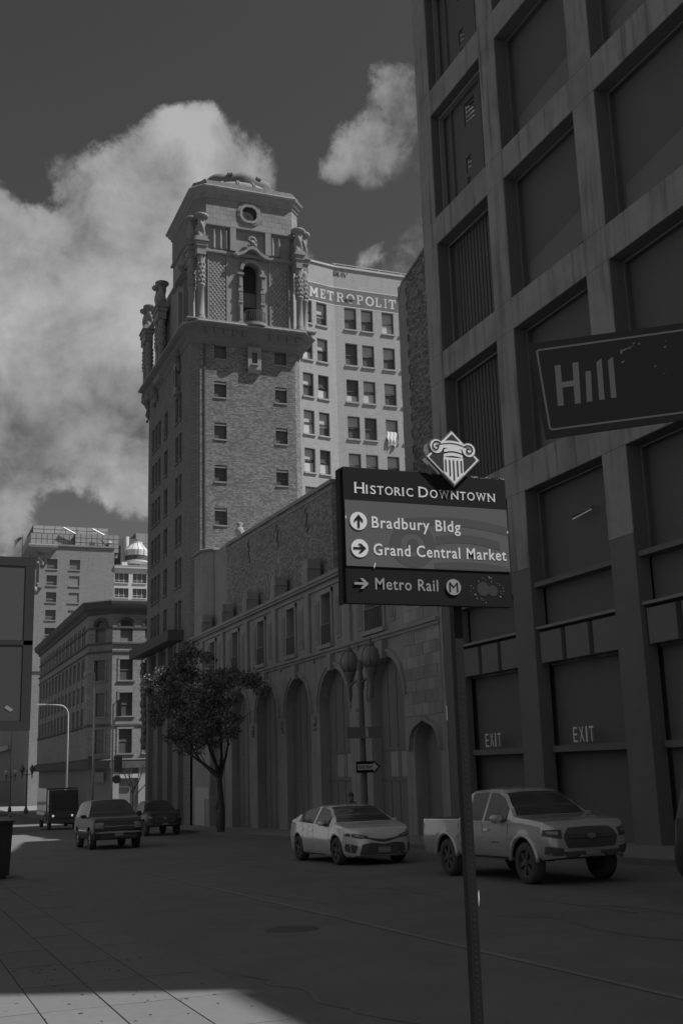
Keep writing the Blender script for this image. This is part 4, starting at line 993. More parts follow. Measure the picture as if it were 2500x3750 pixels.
for z, o_ in ((14.48, .08), (12.86, .16), (12.0, .10), (4.6, .1)): mb = MB(); mb.loft(bpoly, [(.0, z), (o_, z+.02), (o_, z+.2), (0, z+.22)]); mb.build('belt_course', m_bt, br)
mb = MB(); mb.loft(bpoly, [(.3, .45), (.3, 1.2), (.35, 1.25), (0, 1.4)]); mb.build('shop_fascia', m_bt, br)
mb = MB(); mb.loft(bpoly, [(-.3, G(120)-.5), (-.3, .45)]); mb.build('shop_front', m_dark, br)
mb = MB()
for u in (20.2, 22.9, 25.6, 28.3): mb.pbox(BW, u, u+.75, G(114)-.2, .45, -.28, .1)
mb.build('shop_piers', M('shop_pier_stone', .34, .8, .2, 1), br)
mb = MB(); mb.pbox(BW, 21.0, 22.85, -.55, -.15, .12, .2); mb.build('shop_sign', M('pale_sign', .5, .6), br)
for i, u in enumerate((1.0,)): mb = MB(); mb.pbox(BC, .9, 2.2, -.9, .1, .0, .06); mb.build('poster', M('poster_grey', .22, .7, .25, 3), br)

# ------------------------------------------------------------------ tall pale brick block with roof plant, far left
YL = 195.; sc = YL/180.; LW = west(YL)
wt = thing('pale_brick_block', 'tall pale brick block with blank windows and stepped roof screens, far left', 'building', (20, YL, G(YL)))
m_pb = M('pale_brick', .31, .85, .09, .35, .01, 20, .12, brick=(.6, .22, .025, .92, 1.06, .75), streak=.3, stain=.25)
x0 = 20.8; x1 = 34.5; zr = 39.1
pw = []
for i, z in enumerate((36.75, 33.85, 30.9, 27.8, 24.7, 21.6)):
    pw.append((22.85-.02*i, 24.6-.02*i, z-1.75, z)); pw.append((26.7-.04*i, 28.5-.04*i, z-1.75, z))
mb = MB(); mb.wall(LW, x0, x1, G(YL)-.5, zr, pw, .4, 0); mb.build('wall', m_pb, wt)
mb = MB(); mb.box(x0, x1, YL+.5, YL+30, G(YL)-.5, zr); mb.build('core', m_pb, wt)
for i, h in enumerate(pw):
    fm = MB(); fm.pbox(LW, h[0]-.1, h[1]+.1, h[2]-.2, h[2], -.02, .12); f = fm.build('window', m_pb, wt)
    if i % 2 == 0 or i == 1:
        mb = MB(); mb.pbox(LW, h[0], h[1], h[2], h[3], -.40, -.34); mb.build('pane', m_glass, f)
        mb = MB()
        if i == 1:
            for q in range(7): mb.pbox(LW, h[0], h[1], h[2]+.1+q*.16, h[2]+.15+q*.16, -.34, -.3)
        mb.pbox(LW, h[0], h[1], h[2]+.5, h[2]+.58, -.34, -.28); mb.build('sash', M('sash_pale', .35, .6), f)
    else:
        mb = MB(); mb.pbox(LW, h[0], h[1], h[2], h[3], -.40, -.15); mb.build('infill', m_pb, f)
mb = MB(); mb.pbox(LW, 22.0, x1+.1, zr, zr+.3, -.8, .25); mb.build('parapet', m_pb, wt)
lp = [(x0-.2, YL+30), (x0-.2, YL-.2), (24.2, YL-.2), (24.2, YL+30)]
mb = MB(); mb.loft([(x0, YL+30), (x0, YL+.1), (23.2, YL+.1), (23.2, YL+30)], [(.0, 37.6), (.3, 37.8), (.9, 38.3), (1.3, 38.6), (1.35, 39.0), (1.2, 39.12)]); mb.build('corner_cornice', m_terr, wt)
carved(LW, 21.4, 36.8, 1.6, wt, m_terr, 'carved_ornament', 14, 70); carved(LW, 20.9, 31.2, 1.5, wt, m_terr, 'carved_ornament', 14, 71)
mb = MB(); mb.pbox(LW, 21.5, 21.75, 32.2, 37.6, 0, .25); mb.pbox(LW, 21.3, 22.1, 31.6, 32.2, 0, .4); mb.build('corner_moulding', m_terr, wt)
mb = MB(); mb.pbox(LW, x0, x1, 17.2, 17.35, 0, .2); mb.build('string_course', m_pb, wt)
m_scr = M('roof_screen_panel', .34, .5, .06, .4); m_scj = M('roof_screen_joint', .16, .7)
def screen(u0, u1, z0, z1, d, nu, nv, dep, m_=m_scr):
    e = grp('roof_screen', wt); mb = MB(); mb.pbox(LW, u0, u1, z0, z1, d-dep, d-.05); mb.build('screen_frame', m_scj, e)
    for i in range(nu):
        for j in range(nv):
            mb = MB(); a = u0+(u1-u0)*i/nu; b = u0+(u1-u0)*(i+1)/nu; c = z0+(z1-z0)*j/nv; q = z0+(z1-z0)*(j+1)/nv
            mb.pbox(LW, a+.05, b-.05, c+.05, q-.05, d-.06, d+random.uniform(0, .015)); mb.build('panel', m_, e)
screen(x0-.6, 35.6, zr-1.2, 41.9, -3.0, 16, 4, 14); screen(20.9, 34.3, 41.9, 44.0, -6.0, 7, 3, 10, M('roof_screen_pale', .42, .5, .06, .4)); screen(27.7, 35.4, zr-.6, 41.75, -1.0, 8, 4, 2)
mb = MB(); mb.pbox(LW, x0-.62, x0-.6, zr-1.2, 41.9, -17, -3.05); mb.build('screen_side', m_scr, wt)
def boom(u, z, L):
    b = thing('roof_davit', 'slanted metal window-washing boom on the pale block roof, %s' % ('left of the two' if u < 29 else 'right of the two'), 'boom', LW(u, z, -2.4), 'window-washing booms')
    mb = MB(); mb.tube([LW(u, z, -2.4), LW(u-L, z+L*.5, -2.4)], .16, 8); mb.build('boom_arm', M('galvanised', .6, .4, .1, 3, metal=.6), b)
    mb = MB(); mb.pbox(LW, u-.2, u+.7, z-.5, z, -2.8, -2.0); mb.tube([LW(u+.2, z-.3, -2.4), LW(u+.35, z+.9, -2.4)], .05, 5); mb.build('boom_base', m_sash, b)
    mb = MB(); mb.tube([LW(u-L, z+L*.5, -2.4), LW(u-L-.3, z+L*.3, -2.4), LW(u-L-.6, z-.2, -2.4)], .04, 5); mb.build('boom_cable', m_sash, b)
boom(28.0, 41.9, 2.2); boom(33.1, 41.9, 2.2)
rv = thing('roof_vent', 'small round roof vent with conical cap on the pale block', 'vent', LW(33.7, zr+.3, -.6))
mb = MB(); p = LW(33.7, 0, -.6); mb.lathe((p.x, p.y), [(.28, zr+.3), (.28, zr+1.0), (.55, zr+1.05), (.05, zr+1.5)], 12); mb.build('cowl', M('galvanised', .6, .4, .1, 3, metal=.6), rv)
mb = MB(); mb.tube([LW(33.2, zr+.5, -.6), LW(32.2, zr+1.6, -.6)], .12, 6); mb.build('vent_arm', m_sash, rv)
av = thing('roof_unit', 'small dark box unit on the parapet of the pale block', 'unit', LW(30.5, zr+.3, -.4)); mb = MB(); mb.pbox(LW, 30.2, 31.0, zr+.3, zr+1.0, -.7, -.1); mb.build('casing', m_sash, av); mb = MB(); mb.pbox(LW, 29.7, 34.2, zr+.3, zr+.42, -.5, -.3); mb.build('rail', m_sash, av)
fl = thing('roof_flag', 'small drooping flag on a thin roof pole, far left', 'flag', LW(19.2, 39.5, -6))
mb = MB(); mb.tube([LW(19.15, 38.0, -6), LW(19.15, 42.2, -6)], .05, 5); mb.build('flagpole', m_sash, fl)
mb = MB(); vs = []
for i in range(7): vs += [LW(19.1-.22*i, 41.7-.02*i*i, -6+.08*math.sin(i*1.2)), LW(19.1-.22*i, 41.2-.05*i*i, -6+.08*math.sin(i*1.2+.4))]
mb.add(vs, [(2*i, 2*i+1, 2*i+3, 2*i+2) for i in range(6)]); mb.build('cloth', m_sash, fl)
# annex to its right with strip windows and a cooling tower
an = thing('pale_annex', 'pale annex with ribbon windows right of the tall pale block', 'building', (38, YL, G(YL)))
aw = [(a, a+2.5, z-1.7, z) for z in (34.7, 32.0, 29.3) for a in (34.62, 37.85, 41.1)]
mb = MB(); mb.wall(LW, x1+.02, 52, G(YL)-.5, 35.6, aw, .4, -.1); mb.build('wall', M('annex_paint', .62, .8, .08, 1, stain=.15), an)
mb = MB(); mb.box(x1+.1, 52, YL+.6, YL+26, G(YL)-.5, 35.5); mb.build('core', m_dark, an)
for h in aw:
    fm = MB(); fm.pbox(LW, h[0], h[1], h[2]-.15, h[2], -.3, .05); f = fm.build('window', M('annex_paint', .62, .8, .08, 1, stain=.15), an)
    mb = MB(); mb.pbox(LW, h[0], h[1], h[2], h[3], -.5, -.45); mb.build('pane', m_glass, f)
    mb = MB(); mb.pbox(LW, h[0], h[1], h[2]+.42, h[2]+.48, -.45, -.38)
    for q in (1, 2): u = h[0]+2.5*q/3; mb.pbox(LW, u-.04, u+.04, h[2], h[3], -.45, -.375)
    mb.build('sash', M('sash_white', .6, .6), f)
mb = MB(); mb.pbox(LW, x1+.02, 52, 35.6, 36.0, -.8, .25); mb.pbox(LW, x1+.02, 52, 36.0, 36.1, -.7, .3); mb.build('parapet', M('annex_paint', .62, .8, .08, 1, stain=.15), an)
ct = thing('cooling_tower', 'round ribbed pale cooling tower on the annex roof', 'cooling tower', (38.7, YL+2.6, 36.0))
m_ct = M('cooling_shell', .66, .45, .06, 2); cx_, cy_ = 38.9, YL+2.6
mb = MB(); mb.lathe((cx_, cy_), [(2.1, 38.3), (2.16, 39.3), (1.95, 39.6), (1.4, 40.2), (1.1, 40.6), (1.1, 40.9)], 24); mb.build('shell', m_ct, ct)
mb = MB(); mb.lathe((cx_, cy_), [(2.0, 37.35), (2.05, 38.28)], 24); mb.build('louvre_ring', m_sash, ct)
mb = MB(); mb.lathe((cx_, cy_), [(1.7, 36.7), (2.15, 37.1), (2.15, 37.35), (2.0, 37.4)], 24); mb.build('basin', m_ct, ct)
for k in range(12):
    a = 2*math.pi*k/12; mb = MB(); mb.tube([(cx_+r*math.cos(a), cy_+r*math.sin(a), z) for r, z in ((2.18, 38.3), (2.2, 39.3), (1.98, 39.62), (1.43, 40.22), (1.13, 40.6))], .045, 5); mb.build('rib', M('rib_dark', .3, .6), ct)
mb = MB()
for k in range(4): a = .4+2*math.pi*k/4; mb.tube([(cx_+1.5*math.cos(a), cy_+1.5*math.sin(a), 36.0), (cx_+1.5*math.cos(a), cy_+1.5*math.sin(a), 36.8)], .09, 6)
mb.build('legs', m_ct, ct)
mb = MB(); mb.box(36.0, 37.0, YL+.8, YL+1.6, 36.1, 36.9); u_ = mb.build('pump_casing', M('annex_paint', .62, .8, .08, 1, stain=.15), ct)
pb_ = thing('plant_room', 'grey panelled plant room behind the cooling tower', 'plant room', (41, YL+12, 36)); mb = MB(); mb.box(40.2, 50, YL+10, YL+20, 35.6, 44.3); mb.build('wall', m_scj, pb_)
for i in range(5):
    for j in range(4): mb = MB(); mb.pbox(west(YL+10), 40.25+i*1.9, 42.1+i*1.9, 36.5+j*1.95, 38.4+j*1.95, -.02, .04); mb.build('panel', m_scr, pb_)
ch_ = thing('roof_flue', 'pale vertical flue pipe beside the roof screens', 'flue', (37.8, YL+6, 36)); mb = MB(); mb.lathe((37.7, YL+6), [(.5, 35.8), (.5, 42.6)], 14); mb.build('pipe', m_ct, ch_); mb = MB(); mb.box(36.0, 40.0, YL+7, YL+9, 35.8, 42.5); mb.build('flue_housing', m_scj, ch_)
# farther building at the very left, ribbed front
fb = thing('ribbed_building', 'distant building with narrow vertical ribs at the far left edge', 'building', (21, 225, G(225)))
FN = north(21.2); mb = MB(); mb.box(21.2, 40, 197+30.5, 262, G(225)-1, 14.0); mb.build('wall', M('far_wall', .16, .8, .1, .5), fb)
for i in range(24):
    y = 228+i*1.42; mb = MB(); mb.pbox(FN, y, y+.5, 5.9, 13.9, 0, .3); mb.pbox(FN, y, y+.4, -1, 5.0, 0, .2); mb.build('rib', M('far_rib', .40, .8, .1, 1), fb)
mb = MB(); mb.pbox(FN, 227.5, 262, 5.0, 5.9, 0, .9); mb.build('belt_cornice', M('far_rib', .40, .8, .1, 1), fb)
mb = MB(); mb.box(20.9, 40, 197+30.0, 227.4, G(225)-1, 14.0); mb.build('end_pier', M('far_pier', .2, .8), fb)
# ------------------------------------------------------------------ vehicles
def paint(name, v, rough=.24): return M(name, v, rough, .04, 1.5, 0, 40, .5, metal=.25, coat=1.0)
m_tyre = M('tyre_rubber', .09, .85, .1, 9); m_rim = M('alloy', .42, .35, .1, 5, spec=.6, metal=.7); m_rimd = M('dark_alloy', .12, .4, .1, 5, spec=.5, metal=.5)
m_cgl = M('car_glass', .07, .05, .1, .8, 0, 40, .3); m_blk = M('black_trim', .10, .5, .1, 6); m_chr = M('chrome', .7, .15, .03, 4, spec=.7, metal=.9)
m_lamp = M('lamp_glass', .30, .08, .3, 12, spec=.7); m_plate = M('number_plate', .30, .5, .05, 9); m_under = M('underbody', .09, .9)
def lerp_tab(t, x):
    if x <= t[0][0]: return t[0][1]
    for (a, va), (b, vb) in zip(t[:-1], t[1:]):
        if x <= b:
            k = (x-a)/(b-a); k = k*k*(3-2*k)*.5+k*.5; return va+(vb-va)*k
    return t[-1][1]
def make_car(name, label, cat, sp, pm, loc, group=None, scale=1.0):
    rt = bpy.data.objects.new(name, None); COL.objects.link(rt); BASE[rt.name] = Vector()
    rt['label'] = label; rt['category'] = cat
    if group: rt['group'] = group
    ft = Vector((0, -1, .026)).normalized() if loc[1] < 118 else Vector((0, -1, .004)).normalized()
    lf = Vector((1, 0, 0)); up = ft.cross(lf)
    mm = Matrix.Identity(4)
    for i in range(3): mm[i][0], mm[i][1], mm[i][2], mm[i][3] = ft[i], lf[i], up[i], (loc[0], loc[1], G(loc[1]))[i]
    if scale != 1.0: mm = mm @ Matrix.Scale(scale, 4)
    rt.matrix_world = mm
    T = sp['top']; B = sp['belt']; Wd = sp['width']; x0, x1 = T[0][0], T[-1][0]; fa, ra, rw_ = sp['fa'], sp['ra'], sp['r']; Ra = rw_*sp.get('arch', 1.16); zs = sp['sill']
    st = []; x = x0
    ns = int((x1-x0)/.045); K = 11
    xs = sorted({round(x0+(x1-x0)*i/ns, 4) for i in range(ns+1)} | set(sp.get('xs', ())))
    vs = []
    for x in xs:
        zt = lerp_tab(T, x); zb = min(lerp_tab(B, x), zt-.015); w = lerp_tab(Wd, x); h = zt-zb; q = zs+sp.get('lift', 0)*max(0, x-1.9)+sp.get('rlift', .0)*max(0, -x-1.9)
        zm = q+(zb-q)*.48; tum = sp.get('tum', .42)
        y6 = max(.05, w-.045-tum*max(0, h-.05))
        pts = [(w-.10, q), (w-.03, q+.08), (w, zm), (w-.004, zm+(zb-zm)*.35), (w-.022, zm+(zb-zm)*.72), (w-.03, zb), (w-.05, zb+.02), (y6, zb+h*.87), (y6-.075*min(1, y6/.3), zb+h*.955), (y6*.5, zb+h*.992), (0, zt)]
        za = -1
        for c in (fa, ra):
            if abs(x-c) < Ra: za = max(za, rw_+math.sqrt(Ra*Ra-(x-c)**2))
        pp = []
        for j, (y, z) in enumerate(pts):
            if za > 0 and j < 4 and z < za+.015*j: z = min(za+.015*j, zb-.03+.005*j); y = y if j else w-.02
            pp.append((y, z))
        st.append(x); vs.append(pp)
    V = []; n = len(xs)
    for i in range(n):
        V += [(xs[i], y, z) for y, z in vs[i]] + [(xs[i], -y, z) for y, z in vs[i][::-1][1:]]
    R_ = 2*K-1; body, ws, sw = [], [], {}
    def gl(x, rng): return any(a <= x <= b for a, b in rng)
    for i in range(n-1):
        xm = (xs[i]+xs[i+1])/2
        for j in range(R_-1):
            f = (i*R_+j, i*R_+j+1, (i+1)*R_+j+1, (i+1)*R_+j); jj = j if j < K-1 else R_-2-j
            if jj in (8, 9) and gl(xm, sp['screen']): ws.append(f)
            elif jj == 6 and any(a <= xm <= b for a, b in sp['side']):
                k = [q for q, (a, b) in enumerate(sp['side']) if a <= xm <= b][0]; sw.setdefault((k, j < K-1), []).append(f)
            else: body.append(f)
    body += [tuple(range(R_))[::-1], tuple(range((n-1)*R_, n*R_))]
    def sub(fs, nm, mat, par, smooth=True):
        mb = MB(); used = sorted({v for f in fs for v in f}); ix = {v: k for k, v in enumerate(used)}
        mb.add([V[v] for v in used], [tuple(ix[v] for v in f) for f in fs]); return mb.build(nm, mat, par, smooth=smooth, base=(0, 0, 0))
    bd = sub(body, 'body', pm, rt)
    bd.data.set_sharp_from_angle(angle=math.radians(38))
    for a, b in sp['screen']:
        fs = [f for f in ws if a <= (V[f[0]][0]+V[f[2]][0])/2 <= b]
        if fs: sub(fs, 'windscreen' if a > 0 else 'rear_window', m_cgl, rt)
    for key, fs in sw.items(): sub(fs, 'side_window', m_cgl, rt)
    bvh = BVHTree.FromPolygons([Vector(v) for v in V], [f for f in body+ws+[f for q in sw.values() for f in q]])
    def hit(o, d, off):
        r = bvh.ray_cast(Vector(o), Vector(d))
        return r[0]-Vector(d)*off if r[0] is not None else None
    def patch(upper, lower, nm, mat, off=.008, side=None, sub_=8, rows=3, par=rt):
        mb = MB(); N_ = sub_
        def samp(pl, t):
            L = len(pl)-1; k = min(int(t*L), L-1); u = t*L-k; return (pl[k][0]+(pl[k+1][0]-pl[k][0])*u, pl[k][1]+(pl[k+1][1]-pl[k][1])*u)
        g = []
        for r in range(rows+1):
            row = []
            for i in range(N_+1):
                a = samp(upper, i/N_); b = samp(lower, i/N_); s_ = r/rows; p = (a[0]+(b[0]-a[0])*s_, a[1]+(b[1]-a[1])*s_)
                if side: h = hit((p[0], side*3, p[1]), (0, -side, 0), off)
                else: h = hit((5, p[0], p[1]), (-1, 0, 0), off)
                row.append(h)
            g.append(row)
        for r in range(rows):
            for i in range(N_):
                q = [g[r][i], g[r][i+1], g[r+1][i+1], g[r+1][i]]
                if all(v is not None for v in q): mb.quad(*q)
        if mb.f: return mb.build(nm, mat, par, smooth=True, base=(0, 0, 0))
    for (nm, mat, up, lo, mir, off) in sp['front']:
        patch(up, lo, nm, mat, off, sub_=14)
        if mir: patch([(-y, z) for y, z in up], [(-y, z) for y, z in lo], nm, mat, off, sub_=14)
    for s_ in (1, -1):
        for (nm, mat, up, lo, off) in sp['sides']: patch(up, lo, nm, mat, off, side=s_, sub_=max(3, len(up)*4-4), rows=2)
    # wheels
    def wheel(xc, s_):
        w = sp['width'][len(sp['width'])//2][1]; yo = (w-.03)*s_; yi = (w-.27)*s_
        tb = MB(); prof = [(rw_*.62, .0), (rw_*.9, -.012), (rw_*.985, .03), (rw_, .07), (rw_, .17), (rw_*.97, .22), (rw_*.62, .24)]
        tb.lathe((0, 0), prof, 28, cap=False)
        tb.v = [Vector((xc+v.x, yo-s_*v.z, rw_+v.y)) for v in tb.v]; t = tb.build('wheel', m_tyre, rt, smooth=True, base=(0, 0, 0))
        rb = MB(); rb.lathe((0, 0), [(rw_*.60, .012), (rw_*.66, .004), (rw_*.66, .03), (rw_*.60, .05)], 28, cap=False); nsp = sp.get('spokes', 5)
        for k in range(nsp):
            a = 2*math.pi*k/nsp+.2
            for da in (-.13, .13):
                c, s2 = math.cos(a+da), math.sin(a+da); px, pz = -s2*.022, c*.022
                rb.add([(c*.05-px, s2*.05-pz, .02), (c*.05+px, s2*.05+pz, .02), (c*rw_*.63+px, s2*rw_*.63+pz, .012), (c*rw_*.63-px, s2*rw_*.63-pz, .012), (c*.05-px, s2*.05-pz, .05), (c*.05+px, s2*.05+pz, .05), (c*rw_*.63+px, s2*rw_*.63+pz, .05), (c*rw_*.63-px, s2*rw_*.63-pz, .05)], ((0,1,2,3),(0,1,5,4),(1,2,6,5),(3,0,4,7)))
        rb.lathe((0, 0), [(.07, .05), (.07, .008), (.02, .002)], 14)
        rb.v = [Vector((xc+v.x, yo-s_*v.z, rw_+v.y)) for v in rb.v]; rb.build('rim', sp.get('rim', m_rim), t, base=(0, 0, 0))
        db_ = MB(); db_.lathe((0, 0), [(rw_*.6, .06), (.01, .06)], 20, cap=False); db_.v = [Vector((xc+v.x, yo-s_*v.z, rw_+v.y)) for v in db_.v]; db_.build('brake_disc', m_under, t, base=(0, 0, 0))
    for xc in (fa, ra):
        for s_ in (1, -1): wheel(xc, s_)
    ub = MB(); wmid = lerp_tab(Wd, 0)-.30; ub.box(x0+.35, x1-.35, -wmid, wmid, zs+.02, zs+.28); ub.build('underbody', m_under, rt, base=(0, 0, 0))
    for xc in (fa, ra):
        for s_ in (1, -1):
            wl = MB(); wl.box(xc-Ra, xc+Ra, min(s_*(wmid-.1), s_*(wmid+.06)), max(s_*(wmid-.1), s_*(wmid+.06)), zs, rw_+Ra); wl.build('wheel_well', m_under, rt, base=(0, 0, 0))
    # mirrors
    mx_, mz_ = sp['mirror']; ms = sp.get('msize', 1.0)
    for s_ in (1, -1):
        w = lerp_tab(Wd, mx_); mb = MB(); mb.ball((mx_, s_*(w+.10), mz_), .11, 14, 8, (.55*ms, .95*ms, .62*ms)); mb.v = [Vector((min(v.x, mx_+.05*ms) if v.x > mx_ else max(v.x, mx_-.035*ms), v.y, min(v.z, mz_+.05*ms))) for v in mb.v]; o = mb.build('mirror', pm, rt, smooth=True, base=(0, 0, 0))
        mb = MB(); mb.hexa([(mx_-.05, s_*(w-.06), mz_-.10), (mx_+.07, s_*(w-.06), mz_-.10), (mx_+.07, s_*(w+.08), mz_-.06), (mx_-.05, s_*(w+.08), mz_-.06), (mx_-.05, s_*(w-.06), mz_-.04), (mx_+.07, s_*(w-.06), mz_-.04), (mx_+.07, s_*(w+.08), mz_-.01), (mx_-.05, s_*(w+.08), mz_-.01)]); mb.build('mirror_foot', m_blk, o, base=(0, 0, 0))
    return rt, patch, hit
def seam(x, z0, z1, w=.007, sl=0.): return [(x-w, z1), (x+w, z1)], [(x-w+sl, z0), (x+w+sl, z0)]
# mid-size sedan, white
sed = dict(top=[(-2.50,.80),(-2.42,.98),(-2.25,1.05),(-1.85,1.10),(-1.35,1.25),(-.85,1.40),(-.35,1.445),(.15,1.435),(.52,1.37),(.9,1.19),(1.26,1.00),(1.6,.955),(2.0,.89),(2.25,.80),(2.34,.70),(2.38,.60)],
 belt=[(-2.50,.70),(-2.3,.93),(-1.8,1.00),(-1.0,.985),(0,.945),(1.0,.90),(1.3,.90),(1.8,.86),(2.15,.77),(2.32,.66),(2.38,.54)],
 width=[(-2.50,.60),(-2.36,.78),(-2.1,.87),(-1.5,.915),(0,.92),(1.4,.92),(1.9,.885),(2.15,.80),(2.29,.68),(2.35,.56),(2.38,.44)],
 fa=1.4125, ra=-1.4125, r=.335, sill=.20, tum=.52, screen=[(.36, 1.22), (-1.85, -.9)], side=[(-1.35,-.22), (-.12,.93)], xs=(.36,1.22,-1.85,-.9,-1.35,-.22,-.12,.93), mirror=(.78, 1.0), spokes=5, rim=m_rimd,
 front=[('headlight', m_blk, [(.40,.685),(.6,.735),(.86,.775)], [(.43,.625),(.62,.635),(.865,.70)], True, .010),
        ('lamp', m_lamp, [(.50,.69),(.62,.72),(.80,.75)], [(.52,.66),(.64,.675),(.80,.72)], True, .016),
        ('grille', m_blk, [(-.46,.665),(-.15,.615),(0,.60),(.15,.615),(.46,.665)], [(-.44,.625),(-.15,.555),(0,.53),(.15,.555),(.44,.625)], False, .010),
        ('lower_grille', m_blk, [(-.55,.50),(-.3,.53),(0,.49),(.3,.53),(.55,.50)], [(-.62,.24),(-.3,.235),(0,.235),(.3,.235),(.62,.24)], False, .009),
        ('bumper_vent', m_blk, [(.66,.46),(.76,.50),(.86,.52)], [(.70,.29),(.80,.31),(.875,.36)], True, .010),
        ('number_plate', m_plate, [(-.16,.42),(.16,.42)], [(-.16,.29),(.16,.29)], False, .022),
        ('bumper_lip', m_blk, [(-.8,.235),(0,.225),(.8,.235)], [(-.8,.205),(0,.203),(.8,.205)], False, .012)],
 sides=[('door_seam', m_blk, *seam(.98,.34,.88), .004), ('door_seam', m_blk, *seam(-.17,.32,.94), .004), ('door_seam', m_blk, *seam(-1.05,.62,.97,.007,.1), .004),
        ('door_handle', m_chr, [(-.42,.83),(-.22,.83)], [(-.42,.80),(-.22,.80)], .02), ('door_handle', m_chr, [(-1.15,.86),(-.95,.86)], [(-1.15,.83),(-.95,.83)], .02),
        ('sill_trim', m_blk, [(-1.0,.235),(1.0,.235)], [(-1.0,.205),(1.0,.205)], .012), ('tail_light', M('red_lamp', .12, .2), [(-2.42,.93),(-2.2,.93)], [(-2.42,.82),(-2.22,.86)], .008)])
make_car('sedan', 'white sedan driving toward the viewer beside the grey pickup', 'car', sed, paint('white_paint', .78), (11.24, 28.2))
# mid-size pickup, pale grey
pick = dict(top=[(-2.88,1.10),(-2.84,1.18),(-1.06,1.185),(-1.00,1.22),(-.90,1.66),(-.75,1.765),(-.1,1.79),(.35,1.765),(.62,1.68),(1.0,1.42),(1.24,1.235),(1.7,1.20),(2.2,1.15),(2.40,1.08),(2.48,.98),(2.52,.86)],
 belt=[(-2.88,1.06),(-2.8,1.15),(-1.05,1.155),(-.9,1.14),(0,1.12),(1.1,1.115),(1.6,1.10),(2.2,1.04),(2.42,.96),(2.52,.80)],
 width=[(-2.88,.86),(-2.78,.91),(-1.9,.93),(0,.93),(1.2,.93),(1.9,.935),(2.25,.915),(2.42,.85),(2.49,.76),(2.52,.68)],
 fa=1.62, ra=-1.62, r=.385, sill=.42, tum=.40, arch=1.22, screen=[(.55, 1.22), (-.98,-.86)], side=[(-.66,-.02), (.06,.98)], xs=(.55,1.22,-.98,-.86,-.66,-.02,.06,.98,-1.06,-1.0), mirror=(.86, 1.20), msize=1.45, spokes=6, rim=m_rimd, lift=.12,
 front=[('grille', m_blk, [(-.44,1.02),(0,1.035),(.44,1.02)], [(-.50,.66),(0,.65),(.50,.66)], False, .012), ('grille_wing', m_blk, [(.44,1.02),(.50,.97),(.56,.90)], [(.50,.66),(.54,.72),(.58,.84)], True, .012),
        ('grille_bar', m_blk, [(-.48,.87),(.48,.87)], [(-.48,.83),(.48,.83)], False, .03),
        ('emblem', m_rim, [(-.09,.89),(0,.915),(.09,.89)], [(-.09,.835),(0,.81),(.09,.835)], False, .04),
        ('headlight', m_blk, [(.60,.99),(.75,1.0),(.90,.985)], [(.63,.83),(.75,.845),(.90,.885)], True, .012), ('lamp', m_lamp, [(.68,.965),(.86,.965)], [(.69,.90),(.85,.92)], True, .02),
        ('fog_pocket', m_blk, [(.60,.66),(.75,.68),(.88,.70)], [(.60,.53),(.75,.53),(.88,.56)], True, .012), ('lower_intake', m_blk, [(-.60,.60),(0,.60),(.60,.60)], [(-.56,.50),(0,.49),(.56,.50)], False, .012),
        ('skid_plate', m_blk, [(-.7,.50),(0,.475),(.7,.50)], [(-.6,.43),(0,.425),(.6,.43)], False, .014), ('number_plate', m_plate, [(-.16,.62),(.16,.62)], [(-.16,.49),(.16,.49)], False, .05)],
 sides=[('door_seam', m_blk, *seam(1.05,.50,1.10), .004), ('door_seam', m_blk, *seam(.02,.48,1.12), .004), ('door_seam', m_blk, *seam(-.92,.60,1.14), .004), ('bed_gap', m_blk, *seam(-1.03,.45,1.16,.014), .005),
        ('door_handle', m_chr, [(.10,1.0),(.30,1.0)], [(.10,.955),(.30,.955)], .03), ('door_handle', m_chr, [(-.84,1.02),(-.64,1.02)], [(-.84,.975),(-.64,.975)], .03),
        ('badge', m_chr, [(.42,.76),(.72,.76)], [(.42,.735),(.72,.735)], .012), ('sill_trim', m_blk, [(-1.0,.47),(1.05,.47)], [(-1.0,.43),(1.05,.43)], .012), ('tail_light', M('red_lamp', .12, .2), [(-2.86,1.08),(-2.74,1.08)], [(-2.86,.80),(-2.76,.80)], .01)])
pk, patch_, hit_ = make_car('pickup_truck', 'pale grey pickup truck beside the perforated sign post', 'pickup truck', pick, paint('grey_paint', .52), (11.55, 19.75), scale=.955)
mb = MB(); mb.box(-2.74, -1.12, -.72, .72, 1.15, 1.192); mb.build('bed_opening', m_under, pk, base=(0, 0, 0))
for xc in (1.62, -1.62):
    for s_ in (1, -1):
        mb = MB(); Rr = .385*1.22; pts = []
        for k in range(17):
            a = math.pi*(.02+.96*k/16); pts.append((xc+math.cos(a)*(Rr+.03), s_*.925, .385+math.sin(a)*(Rr+.03)))
        mb.tube(pts, .042, 8); mb.build('arch_flare', MATS['grey_paint'], pk, smooth=True, base=(0, 0, 0))
